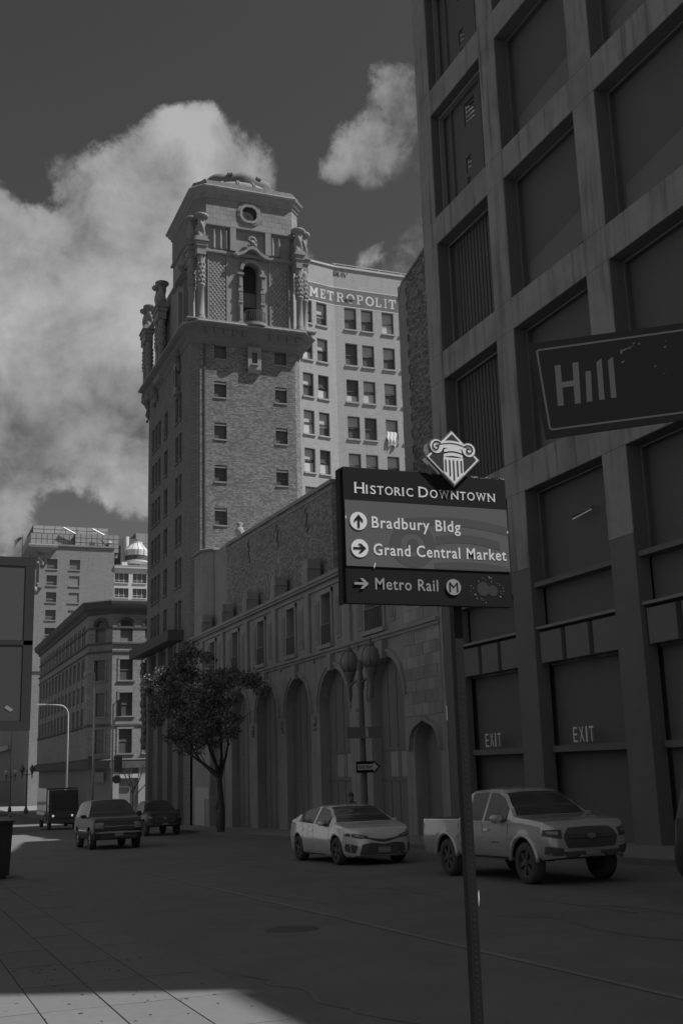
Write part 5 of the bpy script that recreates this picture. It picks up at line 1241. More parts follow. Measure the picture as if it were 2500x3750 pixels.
# dark full-size SUV
suv = dict(top=[(-2.55,1.0),(-2.5,1.5),(-2.3,1.78),(-1.8,1.87),(0,1.88),(.35,1.86),(.6,1.76),(1.05,1.38),(1.22,1.26),(1.7,1.22),(2.25,1.16),(2.42,1.08),(2.5,.95)],
 belt=[(-2.55,.9),(-2.4,1.18),(-1.8,1.2),(0,1.2),(1.1,1.18),(1.7,1.14),(2.3,1.06),(2.45,.96),(2.5,.86)], width=[(-2.55,.9),(-2.4,.97),(-1,.99),(0,.99),(1.2,.99),(2.1,.97),(2.35,.94),(2.45,.88),(2.5,.80)],
 fa=1.52, ra=-1.5, r=.38, sill=.36, tum=.36, arch=1.18, screen=[(.52, 1.18)], side=[(-2.2,-1.25), (-1.15,-.15), (-.05,.92)], xs=(.52,1.18,-2.2,-1.25,-1.15,-.15,-.05,.92), mirror=(.85, 1.24), msize=1.2, spokes=5,
 front=[('grille', m_blk, [(-.55,1.0),(.55,1.0)], [(-.55,.72),(.55,.72)], False, .012), ('grille_bar', m_chr, [(-.56,.875),(.56,.875)], [(-.56,.845),(.56,.845)], False, .03), ('headlight', m_lamp, [(.58,1.0),(.90,.99)], [(.58,.76),(.90,.80)], True, .012), ('bumper', m_chr, [(-.88,.66),(0,.67),(.88,.66)], [(-.88,.60),(0,.60),(.88,.60)], False, .03), ('lower_intake', m_blk, [(-.7,.54),(.7,.54)], [(-.7,.42),(.7,.42)], False, .012), ('number_plate', m_plate, [(-.16,.60),(.16,.60)], [(-.16,.48),(.16,.48)], False, .05)],
 sides=[('door_seam', m_blk, *seam(1.0,.45,1.15), .004), ('door_seam', m_blk, *seam(-.10,.45,1.18), .004), ('side_moulding', m_chr, [(-1.0,.72),(1.0,.72)], [(-1.0,.68),(1.0,.68)], .012), ('door_handle', m_chr, [(.02,1.05),(.2,1.05)], [(.02,1.01),(.2,1.01)], .02)])
make_car('suv', 'dark boxy sport utility vehicle driving in the middle of the street', 'car', suv, M('charcoal_paint', .045, .3, .04, 1.5, 0, 40, .35), (8.15, 46.6))
make_car('suv', 'edge of a dark vehicle cut off by the right side of the picture', 'car', suv, M('black_paint', .05, .3, .04, 1.5, 0, 40, .35), (11.35, 11.06))
make_car('pickup_truck', 'dark vehicle parked at the kerb behind the boxy utility vehicle', 'pickup truck', pick, M('black_paint', .05, .3, .04, 1.5, 0, 40, .35), (13.1, 60.6))
make_car('sedan', 'small dark sedan far down the street at the left edge', 'car', sed, M('black_paint', .05, .3, .04, 1.5, 0, 40, .35), (8.2, 99.0))
# delivery box truck with its headlights on
bt = thing('delivery_truck', 'dark boxy delivery truck with glowing headlights far down the street', 'truck', (11.75, 88, G(88)))
def bb(x0, x1, y0, y1, z0, z1, nm, mat, par=bt): mb = MB(); g0 = G(86); mb.box(x0, x1, y0, y1, g0+z0, g0+z1); return mb.build(nm, mat, par)
m_bt2 = paint('truck_brown', .075)
bb(10.62, 12.88, 86.6, 92.4, .62, 2.95, 'cargo_box', m_bt2)
mb = MB(); g0 = G(86); mb.hexa([(10.66, 85.4, g0+.5), (12.84, 85.4, g0+.5), (12.84, 86.59, g0+.5), (10.66, 86.59, g0+.5), (10.7, 85.75, g0+2.8), (12.8, 85.75, g0+2.8), (12.84, 86.59, g0+2.9), (10.66, 86.59, g0+2.9)]); mb.build('cab', m_bt2, bt)
mb = MB(); mb.hexa([(10.85, 85.5, g0+1.5), (12.65, 85.5, g0+1.5), (12.65, 85.6, g0+1.5), (10.85, 85.6, g0+1.5), (10.88, 85.62, g0+2.45), (12.62, 85.62, g0+2.45), (12.62, 85.75, g0+2.45), (10.88, 85.75, g0+2.45)]); mb.build('windscreen', m_cgl, bt)
bb(10.9, 12.6, 85.2, 85.39, .45, .7, 'bumper', m_blk); bb(11.2, 12.3, 85.36, 85.42, .85, 1.3, 'grille', m_blk); bb(10.58, 10.62, 87.0, 92.2, 1.2, 1.3, 'side_rail', m_rim)
for x in (10.98, 12.34):
    mb = MB(); mb.lathe((0, 0), [(.08, 0), (.08, .05), (.02, .06)], 12); mb.v = [Vector((x+v.x, 85.38-v.z, g0+1.0+v.y)) for v in mb.v]; mb.build('headlight', EM('headlight_glow', .5, .4), bt)
for x in (10.7, 12.55):
    for y in (86.3, 90.9):
        mb = MB(); mb.lathe((0, 0), [(.36, 0), (.42, .03), (.42, .2), (.36, .24)], 18); mb.v = [Vector((x+v.z, y+v.x, g0+.42+v.y)) for v in mb.v]; mb.build('wheel', m_tyre, bt)

# ------------------------------------------------------------------ wayfinding sign on a perforated post
YSg = 4.50; SX, SZ = 1.822, .705; SG = Plane((SX, YSg, SZ), (1, 0, 0), (0, -1, 0)); w_s, h_s = .842, .625
sg = thing('wayfinding_sign', 'dark wayfinding sign listing downtown places on a perforated steel post', 'sign', (2.36, YSg+.06, G(4.5)+.12))
m_sd = M('sign_black', .018, .6, .12, 3, spec=.12); m_sm = M('sign_grey', .135, .5, .05, 2, spec=.3); m_sw = M('sign_white', .88, .5, .06, 4); m_s2 = M('sign_grey_dark', .10, .5, .05, 2); m_sdim = M('sign_white_dim', .36, .5, .12, 6)
mb = MB(); mb.pbox(SG, 0, w_s, 0, h_s, -.05, -.004); mb.build('board', m_sd, sg)
mb = MB(); mb.pbox(SG, .004, w_s-.004, .166, .469, -.006, 0); mb.build('panel', m_sm, sg)
mb = MB(); mb.pbox(SG, -.012, -.001, -.004, h_s-.006, -.065, -.012); mb.build('edge_frame', m_sd, sg)
def ring(P, c, z, r0, r1, a0, a1, d0, d1, nm, mat, par, n=40, kx=1.0, zclip=None):
    mb = MB()
    for i in range(n):
        t0, t1 = a0+(a1-a0)*i/n, a0+(a1-a0)*(i+1)/n
        q = [(c+kx*r0*math.cos(t0), z+r0*math.sin(t0)), (c+kx*r1*math.cos(t0), z+r1*math.sin(t0)), (c+kx*r1*math.cos(t1), z+r1*math.sin(t1)), (c+kx*r0*math.cos(t1), z+r0*math.sin(t1))]
        if zclip: q = [(max(.006, min(w_s-.006, u)), max(zclip[0], min(zclip[1], v))) for u, v in q]
        mb.pprism(P, q, d0, d1)
    return mb.build(nm, mat, par)
# faint volute ghosted into the grey panel
ring(SG, .335, .275, .055, .105, -2.6, 3.6, .0002, .0005, 'ghost_volute', m_s2, sg, 40, 1.1, (.17, .466)); ring(SG, .335, .275, .0, .03, 0, 6.283, .0002, .0005, 'ghost_volute', m_s2, sg, 24)
def bandp(pts0, pts1, nm): 
    mb = MB()
    for (a, b), (c, d) in zip(zip(pts0[:-1], pts0[1:]), zip(pts1[:-1], pts1[1:])): mb.pprism(SG, [a, b, d, c], .0002, .0006)
    mb.build(nm, m_s2, sg)
arcp = lambda z0, k, n=14, u0=.30, u1=.835: [(u0+(u1-u0)*i/n, z0-k*((i/n-.42)**2)) for i in range(n+1)]
bandp(arcp(.415, .10), arcp(.375, .10), 'ghost_band'); bandp(arcp(.335, .08, 14, .455, .79), arcp(.295, .08, 14, .455, .79), 'ghost_band'); bandp(arcp(.205, .06, 14, .44, .835), arcp(.170, .01, 14, .44, .835), 'ghost_band')
# heading in small capitals, places, arrows
def smallcaps(s, u, z, H, hs, total):
    parts = []; 
    adv = {'I': .42, 'W': 1.30, 'N': 1.0, 'O': 1.02, 'D': 1.0, 'C': .88, 'R': .86, 'T': .82, 'S': .72, 'H': 1.0}
    tot = sum((.42 if c == ' ' else adv[c.upper()]*(H if c.isupper() else hs)/hs) for c in s); k = total/tot
    for c in s:
        if c == ' ': u += .42*k; continue
        a = adv[c.upper()]*k*((H/hs) if c.isupper() else 1); hh_ = H if c.isupper() else hs
        text(SG, c.upper(), u+.05*a, z, hh_, width=a*.82 if c.upper() != 'I' else a*.36, d=-.0038, th=.0012, bold=.004, name='letter', mat=m_sw, parent=sg)
        # little serifs
        mb = MB(); L = a*.82
        if c.upper() in 'HINRDTW':
            bars = {'H': [(0, 0), (.78, 0), (0, 1), (.78, 1)], 'I': [(0, 0), (0, 1)], 'N': [(0, 0), (0, 1), (.8, 1)], 'R': [(0, 0), (.7, 0)], 'D': [(0, 0), (0, 1)], 'T': [(.35, 0)], 'W': [(0, 1), (.78, 1)]}[c.upper()]
            for (p, q) in bars:
                ww = L*.30 if c.upper() != 'I' else a*.5; uu = u+.05*a+p*L-.03*L; zz = z+q*hh_
                mb.pbox(SG, uu-(.06*a if c.upper() == 'I' else 0), uu+ww, zz-.002 if q else zz, zz+.0005 if q else zz+.0028, -.0038, -.0027)
            mb.build('serif', m_sw, sg)
        u += a
smallcaps('Historic Downtown', .052, .505, .050, .040, .735)
text(SG, 'Bradbury Bldg', .133, .346, .0525, width=.452, d=.0002, th=.0012, bold=.013, name='letter', mat=m_sw, parent=sg, sp=1.12)
text(SG, 'Grand Central Market', .137, .2205, .0525, width=.684, d=.0002, th=.0012, bold=.013, name='letter', mat=m_sw, parent=sg, sp=1.12)
text(SG, 'Metro Rail', .1415, .064, .0525, width=.314, d=-.0038, th=.001, bold=.010, name='letter', mat=m_sdim, parent=sg, sp=1.12)
def disc(P, c, z, r, d0, d1, nm, mat, par, n=36): mb = MB(); mb.pprism(P, [(c+r*math.cos(2*math.pi*i/n), z+r*1.0*math.sin(2*math.pi*i/n)) for i in range(n)], d0, d1); return mb.build(nm, mat, par)
def arrow(P, c, z, s, ang, d0, d1, mat, par):
    pts = [(-.30, -.045), (.08, -.045), (-.06, -.20), (.06, -.20), (.29, 0), (.06, .20), (-.06, .20), (.08, .045), (-.30, .045)]
    ca, sa = math.cos(ang), math.sin(ang); mb = MB()
    for poly in ([0, 1, 7, 8], [1, 2, 3, 4], [4, 5, 6, 7], [1, 4, 7]): mb.pprism(P, [(c+s*(pts[i][0]*ca-pts[i][1]*sa), z+s*(pts[i][0]*sa+pts[i][1]*ca)) for i in poly], d0, d1+.0001*len(poly)+.00005*poly[0])
    return mb.build('arrow', mat, par)
disc(SG, .0675, .3725, .0415, .0002, .003, 'arrow_disc', m_sw, sg); arrow(SG, .0675, .3725, .105, math.pi/2, .0032, .0045, m_sd, sg)
disc(SG, .0695, .247, .0415, .0002, .003, 'arrow_disc', m_sw, sg); arrow(SG, .0695, .247, .105, 0, .0032, .0045, m_sd, sg)
arrow(SG, .074, .087, .118, 0, -.003, .001, m_sdim, sg)
disc(SG, .533, .085, .0375, -.003, .001, 'metro_disc', m_sdim, sg); text(SG, 'M', .5105, .062, .046, width=.045, d=.0012, th=.001, bold=.0, name='letter', mat=m_sd, parent=sg)
# torn sticker residue at the lower right, scuffs along the top edge
rr = random.Random(11); mb = MB()
for i in range(46):
    a = rr.uniform(0, 6.28); u = .705+.085*math.cos(a)*rr.uniform(.75, 1.1); z = .075+.06*math.sin(a)*rr.uniform(.7, 1.1); s_ = rr.uniform(.0012, .005)
    if .004 < z < .160: mb.pprism(SG, [(u, z), (u+s_*rr.uniform(.4, 1.6), z+s_*.3), (u+s_*.8, z+s_*rr.uniform(.3, 1.5)), (u-s_*.2, z+s_*.7)], -.004, -.0025)
kind(mb.build('sticker_residue', m_sdim, sg), 'stuff')
disc(SG, .69, .082, .034, -.0039, -.0032, 'sticker_ghost', M('sticker_grey', .06, .4), sg, 9); disc(SG, .74, .075, .028, -.0039, -.0031, 'sticker_ghost', M('sticker_grey', .06, .4), sg, 7)
mb = MB()
for i in range(26):
    u = rr.uniform(.62, .83) if i < 14 else rr.uniform(.02, .83); mb.pbox(SG, u, u+rr.uniform(.004, .022), h_s-rr.uniform(.002, .007), h_s+.0006, -.02, -.0034)
kind(mb.build('chipped_edge', m_sdim, sg), 'stuff')
for (u, z) in ((.137, .158), (.141, .168), (.006, .38), (.835, .35)): mb = MB(); mb.pprism(SG, [(u, z), (u+.004, z+.008), (u+.002, z+.018), (u-.002, z+.01)], -.003, .0016); mb.build('scratch', m_sw, sg)
# diamond badge with an ionic column on top of the board
DC, DZ = .556, .700; hw, hv = .145, .140
def dia(k, d0, d1, nm, mat, off=0, par=sg): mb = MB(); mb.pprism(SG, [(DC+off, DZ-hv*k), (DC+off+hw*k, DZ), (DC+off, DZ+hv*k), (DC+off-hw*k, DZ)], d0, d1); return mb.build(nm, mat, par)
dia(.98, -.052, -.046, 'badge_back', M('badge_back', .22, .6, .05, 3), .012)
disc(SG, DC-.085, DZ+.052, .036, -.052, -.046, 'badge_back', M('badge_back', .22, .6, .05, 3), sg); disc(SG, DC+.098, DZ+.046, .034, -.052, -.046, 'badge_back', M('badge_back', .22, .6, .05, 3), sg)
dia(1.0, .006, .016, 'badge_plate', m_sm); dia(.945, .0165, .0185, 'badge_border', m_sw); dia(.855, .0187, .0200, 'badge_field', M('badge_field', .05, .5, .05, 2))
# dark keyline behind the capital
for c, z, r in ((-.085, .052, .040), (.085, .045, .038)): disc(SG, DC+c, DZ+z, r, .006, .0188, 'volute_back', m_sm, sg)
mb = MB(); n = 16
top_ = lambda t: DZ+.088-.030*(2*t-1)**2-.006*t; bot_ = lambda t: DZ+.055-.010*(2*t-1)**2-.006*t
mb.pprism(SG, [(DC-.105+.21*i/n, top_(i/n)) for i in range(n+1)]+[(DC-.105+.21*i/n, bot_(i/n)-.004) for i in range(n, -1, -1)], .0202, .0215); mb.build('capital', m_sw, sg)
mb = MB(); mb.pprism(SG, [(DC-.105+.21*i/n, top_(i/n)-.010) for i in range(1, n)]+[(DC-.105+.21*i/n, top_(i/n)-.016) for i in range(n-1, 0, -1)], .0217, .0222); mb.build('capital_line', m_sm, sg)
for s_, c, z in ((-1, -.085, .052), (1, .085, .045)):
    disc(SG, DC+c, DZ+z, .0335, .0204, .0218, 'volute', m_sw, sg)
    mb = MB(); pts = []
    for k in range(34):
        a = .6+k/33*7.4; r = .0265*(1-k/33*.78); pts.append(SG(DC+c+s_*-r*math.cos(a), DZ+z+r*math.sin(a), .0222))
    mb.tube(pts, .0032, 5); mb.build('spiral', M('badge_field', .05, .5, .05, 2), sg)
for (z0, z1, h_) in ((.050, .034, .046), (.026, .010, .050)):
    mb = MB(); mb.pprism(SG, [(DC-h_+2*h_*i/n, DZ+z0-.010*(2*i/n-1)**2) for i in range(n+1)]+[(DC-h_+2*h_*i/n, DZ+z1-.008*(2*i/n-1)**2) for i in range(n, -1, -1)], .0202, .0216); mb.build('neck_band', m_sw, sg)
sh = lambda u: DZ-hv*.90*(1-abs(u)/(hw*.90))            # where the shaft meets the lower diamond edge
mb = MB(); us = [-.052+.104*i/12 for i in range(13)]
mb.pprism(SG, [(DC+u, DZ+.002) for u in us]+[(DC+u, min(DZ, sh(u))) for u in us[::-1]], .0202, .0214); mb.build('column_shaft', m_sw, sg)
for i in range(5):
    u = -.041+i*.0205; mb = MB(); b0 = sh(abs(u)+.0045)+.012; t0 = DZ-.014
    mb.pprism(SG, [(DC+u-.0038, b0), (DC+u+.0038, b0), (DC+u+.0038, t0)]+[(DC+u+.0038*math.cos(math.pi*k/6), t0+.0045*math.sin(math.pi*k/6)) for k in range(1, 6)]+[(DC+u-.0038, t0)], .0216, .0222); mb.build('flute', M('badge_field', .05, .5, .05, 2), sg)
# perforated square post
m_post = M('galvanised_dull', .02, .6, .2, 8, metal=.2, stain=.4); px0, px1 = 2.376, 2.418; py0 = YSg+.052
pz0, pz1 = G(4.5)-.3, SZ+h_s-.05
m_hole = M('hole_black', .03, .9)
mb = MB(); mb.box(px0, px1, py0, py0+.042, pz0, pz1); post = mb.build('post', m_post, sg)
mb = MB(); z = pz0+.4
while z < SZ-.01:
    mb.pprism(Plane((px0+.021, py0, z), (1, 0, 0), (0, -1, 0)), [(.0055*math.cos(2*math.pi*k/8), .0055*math.sin(2*math.pi*k/8)) for k in range(8)], 0, .0008)
    mb.pprism(Plane((px0, py0+.021, z), (0, 1, 0), (-1, 0, 0)), [(.0055*math.cos(2*math.pi*k/8), .0055*math.sin(2*math.pi*k/8)) for k in range(8)], 0, .0008); z += .0254
kind(mb.build('perforations', m_hole, post), 'stuff')
mb = MB(); mb.box(px0-.2, px0+.26, YSg+.05, YSg+.056, SZ+.1, SZ+.14); mb.box(px0-.03, px1+.03, YSg+.049, YSg+.0515, SZ+.03, SZ+h_s-.06); mb.build('bracket', m_post, sg)
mb = MB(); mb.pprism(Plane((px0, py0, 0), (1, 0, 0), (0, -1, 0)), [(.047, -.62), (.052, -.585), (.0515, -.55), (.047, -.565)], .0, .002); mb.build('torn_tape', m_sw, post)

# ------------------------------------------------------------------ street-name sign near the right edge
hx, hy = .5937, .8047; HP = Plane((hx*4, hy*4, 0), (hy, -hx, 0), (-hx, -hy, 0))
hl = thing('street_name_sign', 'tilted dark street-name sign reading Hill at the right edge', 'sign', (HP(.78, 0).x, HP(.78, 0).y, G(2)+.12))
def hq(k): return [(-.2745+.05*k, 1.535-.018*k), (-.2365+.045*k, 1.165+.022*k), (.58, 1.20+.022*k), (.585, 1.548-.018*k)]
mb = MB(); mb.pprism(HP, hq(-.25)[::-1], -.012, 0); mb.build('board', M('street_sign_dark', .042, .4, .1, 3), hl)
oq = [(-.257, 1.5155), (-.2275, 1.190), (.56, 1.222), (.56, 1.540)]; c_ = .0036
mb = MB(); m_hw = M('street_sign_white', .27, .6, .15, 6)
def stroke(P, pts, w, d, closed=False):
    L = pts+([pts[0]] if closed else [])
    for i, ((a, b), (c, e)) in enumerate(zip(L[:-1], L[1:])):
        dx, dz = c-a, e-b; l_ = math.hypot(dx, dz); nx, nz = -dz/l_*w, dx/l_*w; ex, ez = dx/l_*w, dz/l_*w
        mb.pprism(P, [(a+nx-ex*.3, b+nz-ez*.3), (c+nx+ex*.3, e+nz+ez*.3), (c-nx+ex*.3, e-nz+ez*.3), (a-nx-ex*.3, b-nz-ez*.3)], .0002, d+.00015*i)
stroke(HP, [(.56, 1.5255), (-.249, 1.509), (-.2555, 1.502), (-.2290, 1.200), (-.222, 1.1925), (.56, 1.216)], .0036, .0012); mb.build('border', m_hw, hl)
for nm, pts in (('H', [[(-.1945, 1.44), (-.1725, 1.4405), (-.1715, 1.2812), (-.1935, 1.2805)], [(-.1285, 1.4425), (-.1065, 1.443), (-.1095, 1.2825), (-.1315, 1.2822)], [(-.1725, 1.372), (-.1285, 1.3735), (-.129, 1.352), (-.172, 1.3505)]]),
                ('i', [[(-.084, 1.4035), (-.064, 1.404), (-.068, 1.285), (-.088, 1.2845)]]), ('l', [[(-.0415, 1.434), (-.022, 1.4475), (-.0235, 1.2875), (-.043, 1.287)]]), ('l', [[(.000, 1.4365), (.0195, 1.449), (.0195, 1.2900), (.000, 1.2893)]])):
    mb = MB()
    for k, q in enumerate(pts): mb.pprism(HP, q[::-1], .0002, .0012+.0002*k)
    mb.build('letter', m_hw, hl)
rr = random.Random(5); mb = MB()
for i in range(13):
    u = rr.uniform(.04, .30); z = rr.uniform(1.36, 1.50); s_ = rr.uniform(.002, .007); mb.pprism(HP, [(u, z), (u+s_*2, z+s_*.5), (u+s_*1.2, z-s_*.6), (u+s_*.3, z-s_*.9)], .0002, .001)
mb.pprism(HP, [(.048, 1.470), (.10, 1.483), (.075, 1.472), (.055, 1.465), (.052, 1.452), (.047, 1.456)][::-1], .0002, .001); kind(mb.build('sticker_residue', m_hw, hl), 'stuff')
mb = MB(); p = HP(.78, 0, -.02); mb.tube([(p.x, p.y, G(2)), (p.x, p.y, 2.3)], .045, 12); mb.build('post', m_post, hl)
mb = MB(); mb.pbox(HP, .56, .80, 1.48, 1.52, -.03, -.013); mb.pbox(HP, .56, .80, 1.24, 1.28, -.03, -.013); mb.build('bracket', m_post, hl)

# ------------------------------------------------------------------ framed board and cabinet at the left edge
YB_ = 5.0; LB = west(YB_); lb = thing('notice_board', 'large dark framed notice board cut off by the left edge', 'board', (-.1, YB_, G(5)+.12))
m_lbf = M('board_frame', .045, .5, .1, 3); m_lbp = M('board_panel', .085, .6, .12, 1.2)
mb = MB(); mb.pbox(LB, -.55, .535, .19, .945, -.06, -.012); mb.build('backing', m_lbf, lb)
for (z0, z1, m_) in ((.576, .904, m_lbp), (.229, .554, M('board_panel_low', .07, .5, .25, 1.5))): mb = MB(); mb.pbox(LB, -.509, .494, z0, z1, -.012, .003); mb.build('panel', m_, lb)
mb = MB()
for (a, b, c, d) in ((-.55, .535, .905, .945), (-.55, .535, .19, .228), (-.55, .535, .555, .575), (.495, .535, .2285, .9045), (-.55, -.51, .2285, .9045)): mb.pbox(LB, a, b, c, d, -.012, .006)
mb.build('frame', m_lbf, lb)
mb = MB(); mb.pprism(LB, [(.425, .285), (.452, .268), (.463, .278), (.436, .296)], .0032, .0042); mb.build('sticker', M('sticker_pale', .28, .6, .2, 9), lb)
for u in (-.4, -.05): mb = MB(); mb.pbox(LB, u, u+.06, G(5)+.1, .19, -.07, -.02); mb.build('leg', m_lbf, lb)
cb_ = thing('utility_cabinet', 'dark metal utility cabinet standing on the near pavement at left', 'cabinet', (1.95, 28.0, G(28)+.12))
g0 = G(28)+.1; ya, yb_ = 27.4, 28.6
mb = MB(); mb.hexa([(1.3, ya, g0+.12), (2.58, ya, g0+.12), (2.58, yb_, g0+.12), (1.3, yb_, g0+.12), (1.3, ya, g0+1.28), (2.63, ya, g0+1.28), (2.63, yb_, g0+1.28), (1.3, yb_, g0+1.28)]); mb.build('casing', m_lbf, cb_)
mb = MB(); mb.box(1.25, 2.66, ya-.05, yb_+.05, g0+1.282, g0+1.33); mb.build('lid', m_lbf, cb_)
for (p, q) in ((1.38, 1.93), (1.98, 2.52)): mb = MB(); mb.pbox(west(ya), p, q, g0+.2, g0+1.22, -.02, .012); mb.build('door', m_lbf, cb_)
for x in (1.35, 2.40): mb = MB(); mb.box(x, x+.12, ya+.05, yb_-.05, g0, g0+.12); mb.build('foot', m_lbf, cb_)
# ------------------------------------------------------------------ lamps, poles, signs on the far pavement
m_iron = M('lamp_iron', .15, .5, .1, 5); m_globe = M('globe_glass', .20, .3, .1, 3, spec=.5); m_pale = M('pole_pale', .55, .5, .12, 4)
def twin_lamp(x, y, s, label, grp_, gm=m_globe, axis=(0, 1)):
    g0 = G(y)+.13; t = thing('street_lamp', label, 'street lamp', (x, y, g0), grp_)
    mb = MB(); mb.lathe((x, y), [(.26*s, g0), (.26*s, g0+.5*s), (.16*s, g0+.7*s), (.12*s, g0+1.0*s), (.085*s, g0+4.6*s), (.12*s, g0+4.7*s), (.12*s, g0+4.85*s), (.06*s, g0+5.2*s), (.12*s, g0+5.35*s), (.03*s, g0+5.6*s)], 12); mb.build('column', m_iron, t, smooth=True)
    for q in (-1, 1):
        ex, ey = x+axis[0]*q*.62*s, y+axis[1]*q*.62*s; lerp = lambda k: (x+(ex-x)*k, y+(ey-y)*k)
        mb = MB(); mb.tube([(*lerp(.05), g0+4.8*s), (*lerp(.5), g0+4.95*s), (*lerp(.95), g0+4.8*s), (*lerp(1), g0+5.0*s)], .045*s, 6); mb.lathe((ex, ey), [(.02*s, g0+4.3*s), (.07*s, g0+4.5*s), (.06*s, g0+4.8*s), (.14*s, g0+5.05*s), (.2*s, g0+5.2*s), (.2*s, g0+5.26*s)], 10); mb.build('arm', m_iron, t, smooth=True)
        mb = MB(); mb.lathe((ex, ey), [(.19*s, g0+5.26*s), (.28*s, g0+5.42*s), (.30*s, g0+5.62*s), (.23*s, g0+5.84*s), (.12*s, g0+5.94*s)], 14); gl_ = mb.build('globe', gm, t, smooth=True)
        mb = MB(); mb.lathe((ex, ey), [(.13*s, g0+5.94*s), (.13*s, g0+5.98*s), (.05*s, g0+6.06*s), (.02*s, g0+6.2*s)], 10)
        for k in range(6): a = math.pi*k/3; mb.tube([(ex+r*s*math.cos(a), ey+r*s*math.sin(a), g0+z*s) for r, z in ((.2, 5.26), (.295, 5.42), (.315, 5.62), (.245, 5.84), (.13, 5.94))], .012*s, 4)
        mb.build('cage', m_iron, t, smooth=True)
    return t
LG = 'twin-globe street lamps on the far pavement'
twin_lamp(15.6, 37.45, 1.13, 'tall twin-globe iron street lamp before the tallest theatre arch', LG, axis=(0, 1.45))
twin_lamp(16.0, 151, 1.0, 'dark twin-globe street lamp silhouetted against the pale block', LG, axis=(1, 0))
twin_lamp(15.1, 163, .95, 'twin-globe street lamp with pale lit globes at the left edge', LG, M('globe_pale', .65, .4), (1, 0))
def flag_sign(u0, u1, z0, z1, x, y, nm, mat, par, th_=.02): mb = MB(); P_ = Plane((x, y, 0), (1, 0, 0), (0, -1, 0)); mb.pbox(P_, u0, u1, z0, z1, -th_, 0); return mb.build(nm, mat, par), P_
# one-way arrow and street blades on the near lamp
xo, yo = 15.6, 37.3
ow = thing('one_way_sign', 'black one-way sign with a white arrow on the twin-globe lamp post', 'sign', (xo, yo-.16, -.5))
zc = -.06; P_ = Plane((xo-.10, yo-.18, zc), (1, 0, 0), (0, -1, 0))
mb = MB(); mb.pbox(P_, -.30, .42, -.20, .20, -.02, 0); mb.pprism(P_, [(.42, -.20), (.62, 0), (.42, .20)], -.02, -.0005); mb.build('plate', m_sd, ow)
mb = MB(); m_ow = M('reflective_white', .60, .5); mb.pprism(P_, [(-.25, -.10), (.36, -.10), (.36, -.17), (.55, 0), (.36, .17), (.36, .10), (-.25, .10)], .0005, .003); mb.build('arrow', m_ow, ow)
text(P_, 'ONE WAY', -.215, -.055, .11, width=.52, d=.0032, th=.003, bold=.02, name='letter', mat=m_sd, parent=ow)
sbz = 1.14; ss = thing('street_name_plates', 'pair of plain dark street-name blades clamped to the twin-globe lamp post', 'sign', (xo, yo-.16, sbz)); P_ = Plane((xo, yo-.17, sbz), (1, 0, 0), (0, -1, 0))
for (a, b) in ((-.72, -.06), (.10, .60)): mb = MB(); mb.pbox(P_, a, b, -.20, .20, -.02, 0); mb.build('blade', M('blade_back', .20, .5, .1, 3), ss)
for z in (-.17, .17): mb = MB(); mb.pbox(P_, -.06, .06, z-.03, z+.03, -.02, .01); mb.build('clamp', m_rim, ss)
# cobra-head lamp, camera pole, signal pole at the crossing
xx, yy = 15.62, 112.2; g0 = G(yy)
cl = thing('cobra_lamp', 'pale curved-arm street light pole across the side street', 'street lamp', (xx, yy, g0))
zt_ = 6.62
mb = MB(); pts = [(xx, yy, g0), (xx, yy, zt_-1.0)]+[(xx-.9+.9*math.cos(a), yy, zt_-1.0+1.0*math.sin(a)) for a in [math.pi/2*k/8 for k in range(1, 9)]]+[(xx-2.2, yy, zt_+.06)]; mb.tube(pts, [.10, .075]+[.06]*8+[.05], 8); mb.build('pole', m_pale, cl, smooth=True)
mb = MB(); mb.box(xx-3.1, xx-2.2, yy-.14, yy+.14, zt_+.02, zt_+.14); mb.build('lamp_head', m_pale, cl)
xx, yy = 14.9, 92.2; g0 = G(yy); k = 92.2/90
cp = thing('camera_pole', 'tall slim pale pole with a hooked camera arm at the corner', 'pole', (xx, yy, g0))
mb = MB(); mb.tube([(xx, yy, g0), (xx, yy, 6.8)], [.11, .085], 8); mb.build('pole', m_pale, cp, smooth=True)
mb = MB(); mb.tube([(xx-.02, yy, 6.8), (xx-.02, yy, 7.9)]+[(xx-.22+.2*math.cos(a), yy, 7.9+.2*math.sin(a)) for a in (.4, .8, 1.2, 1.57)]+[(xx-.75, yy, 8.1)], .04, 6); mb.build('hook_arm', m_pale, cp, smooth=True)
mb = MB(); mb.lathe((xx-.78, yy), [(.05, 8.12), (.13, 7.98), (.15, 7.8), (.08, 7.7)], 10); mb.build('dome_camera', m_pale, cp, smooth=True)
mb = MB(); mb.tube([(xx, yy, 5.75), (xx-.6, yy, 5.75)], .05, 6); mb.box(xx-.72, xx-.42, yy-.12, yy+.12, 5.85, 6.2); mb.build('camera_box', m_pale, cp)
mb = MB(); mb.pbox(west(yy), xx-.45, xx-.1, .9, 1.35, -.02, .0); mb.pbox(west(yy), xx-.40, xx-.12, .35, .85, -.02, .0); mb.build('route_plate', M('blade_back', .20, .5, .1, 3), cp)
xx, yy = 16.05, 90.2; g0 = G(yy)
sp_ = thing('signal_pole', 'slim traffic signal pole with dark signal heads beside the corner', 'traffic signal', (xx, yy, g0))
mb = MB(); mb.tube([(xx, yy, g0), (xx, yy, 5.4)], [.09, .06], 8); mb.build('pole', m_pale, sp_)
mb = MB(); mb.tube([(xx, yy, 5.1), (xx+.25, yy, 5.7), (xx+.4, yy, 5.95)], .035, 6); mb.build('stub_arm', m_pale, sp_)
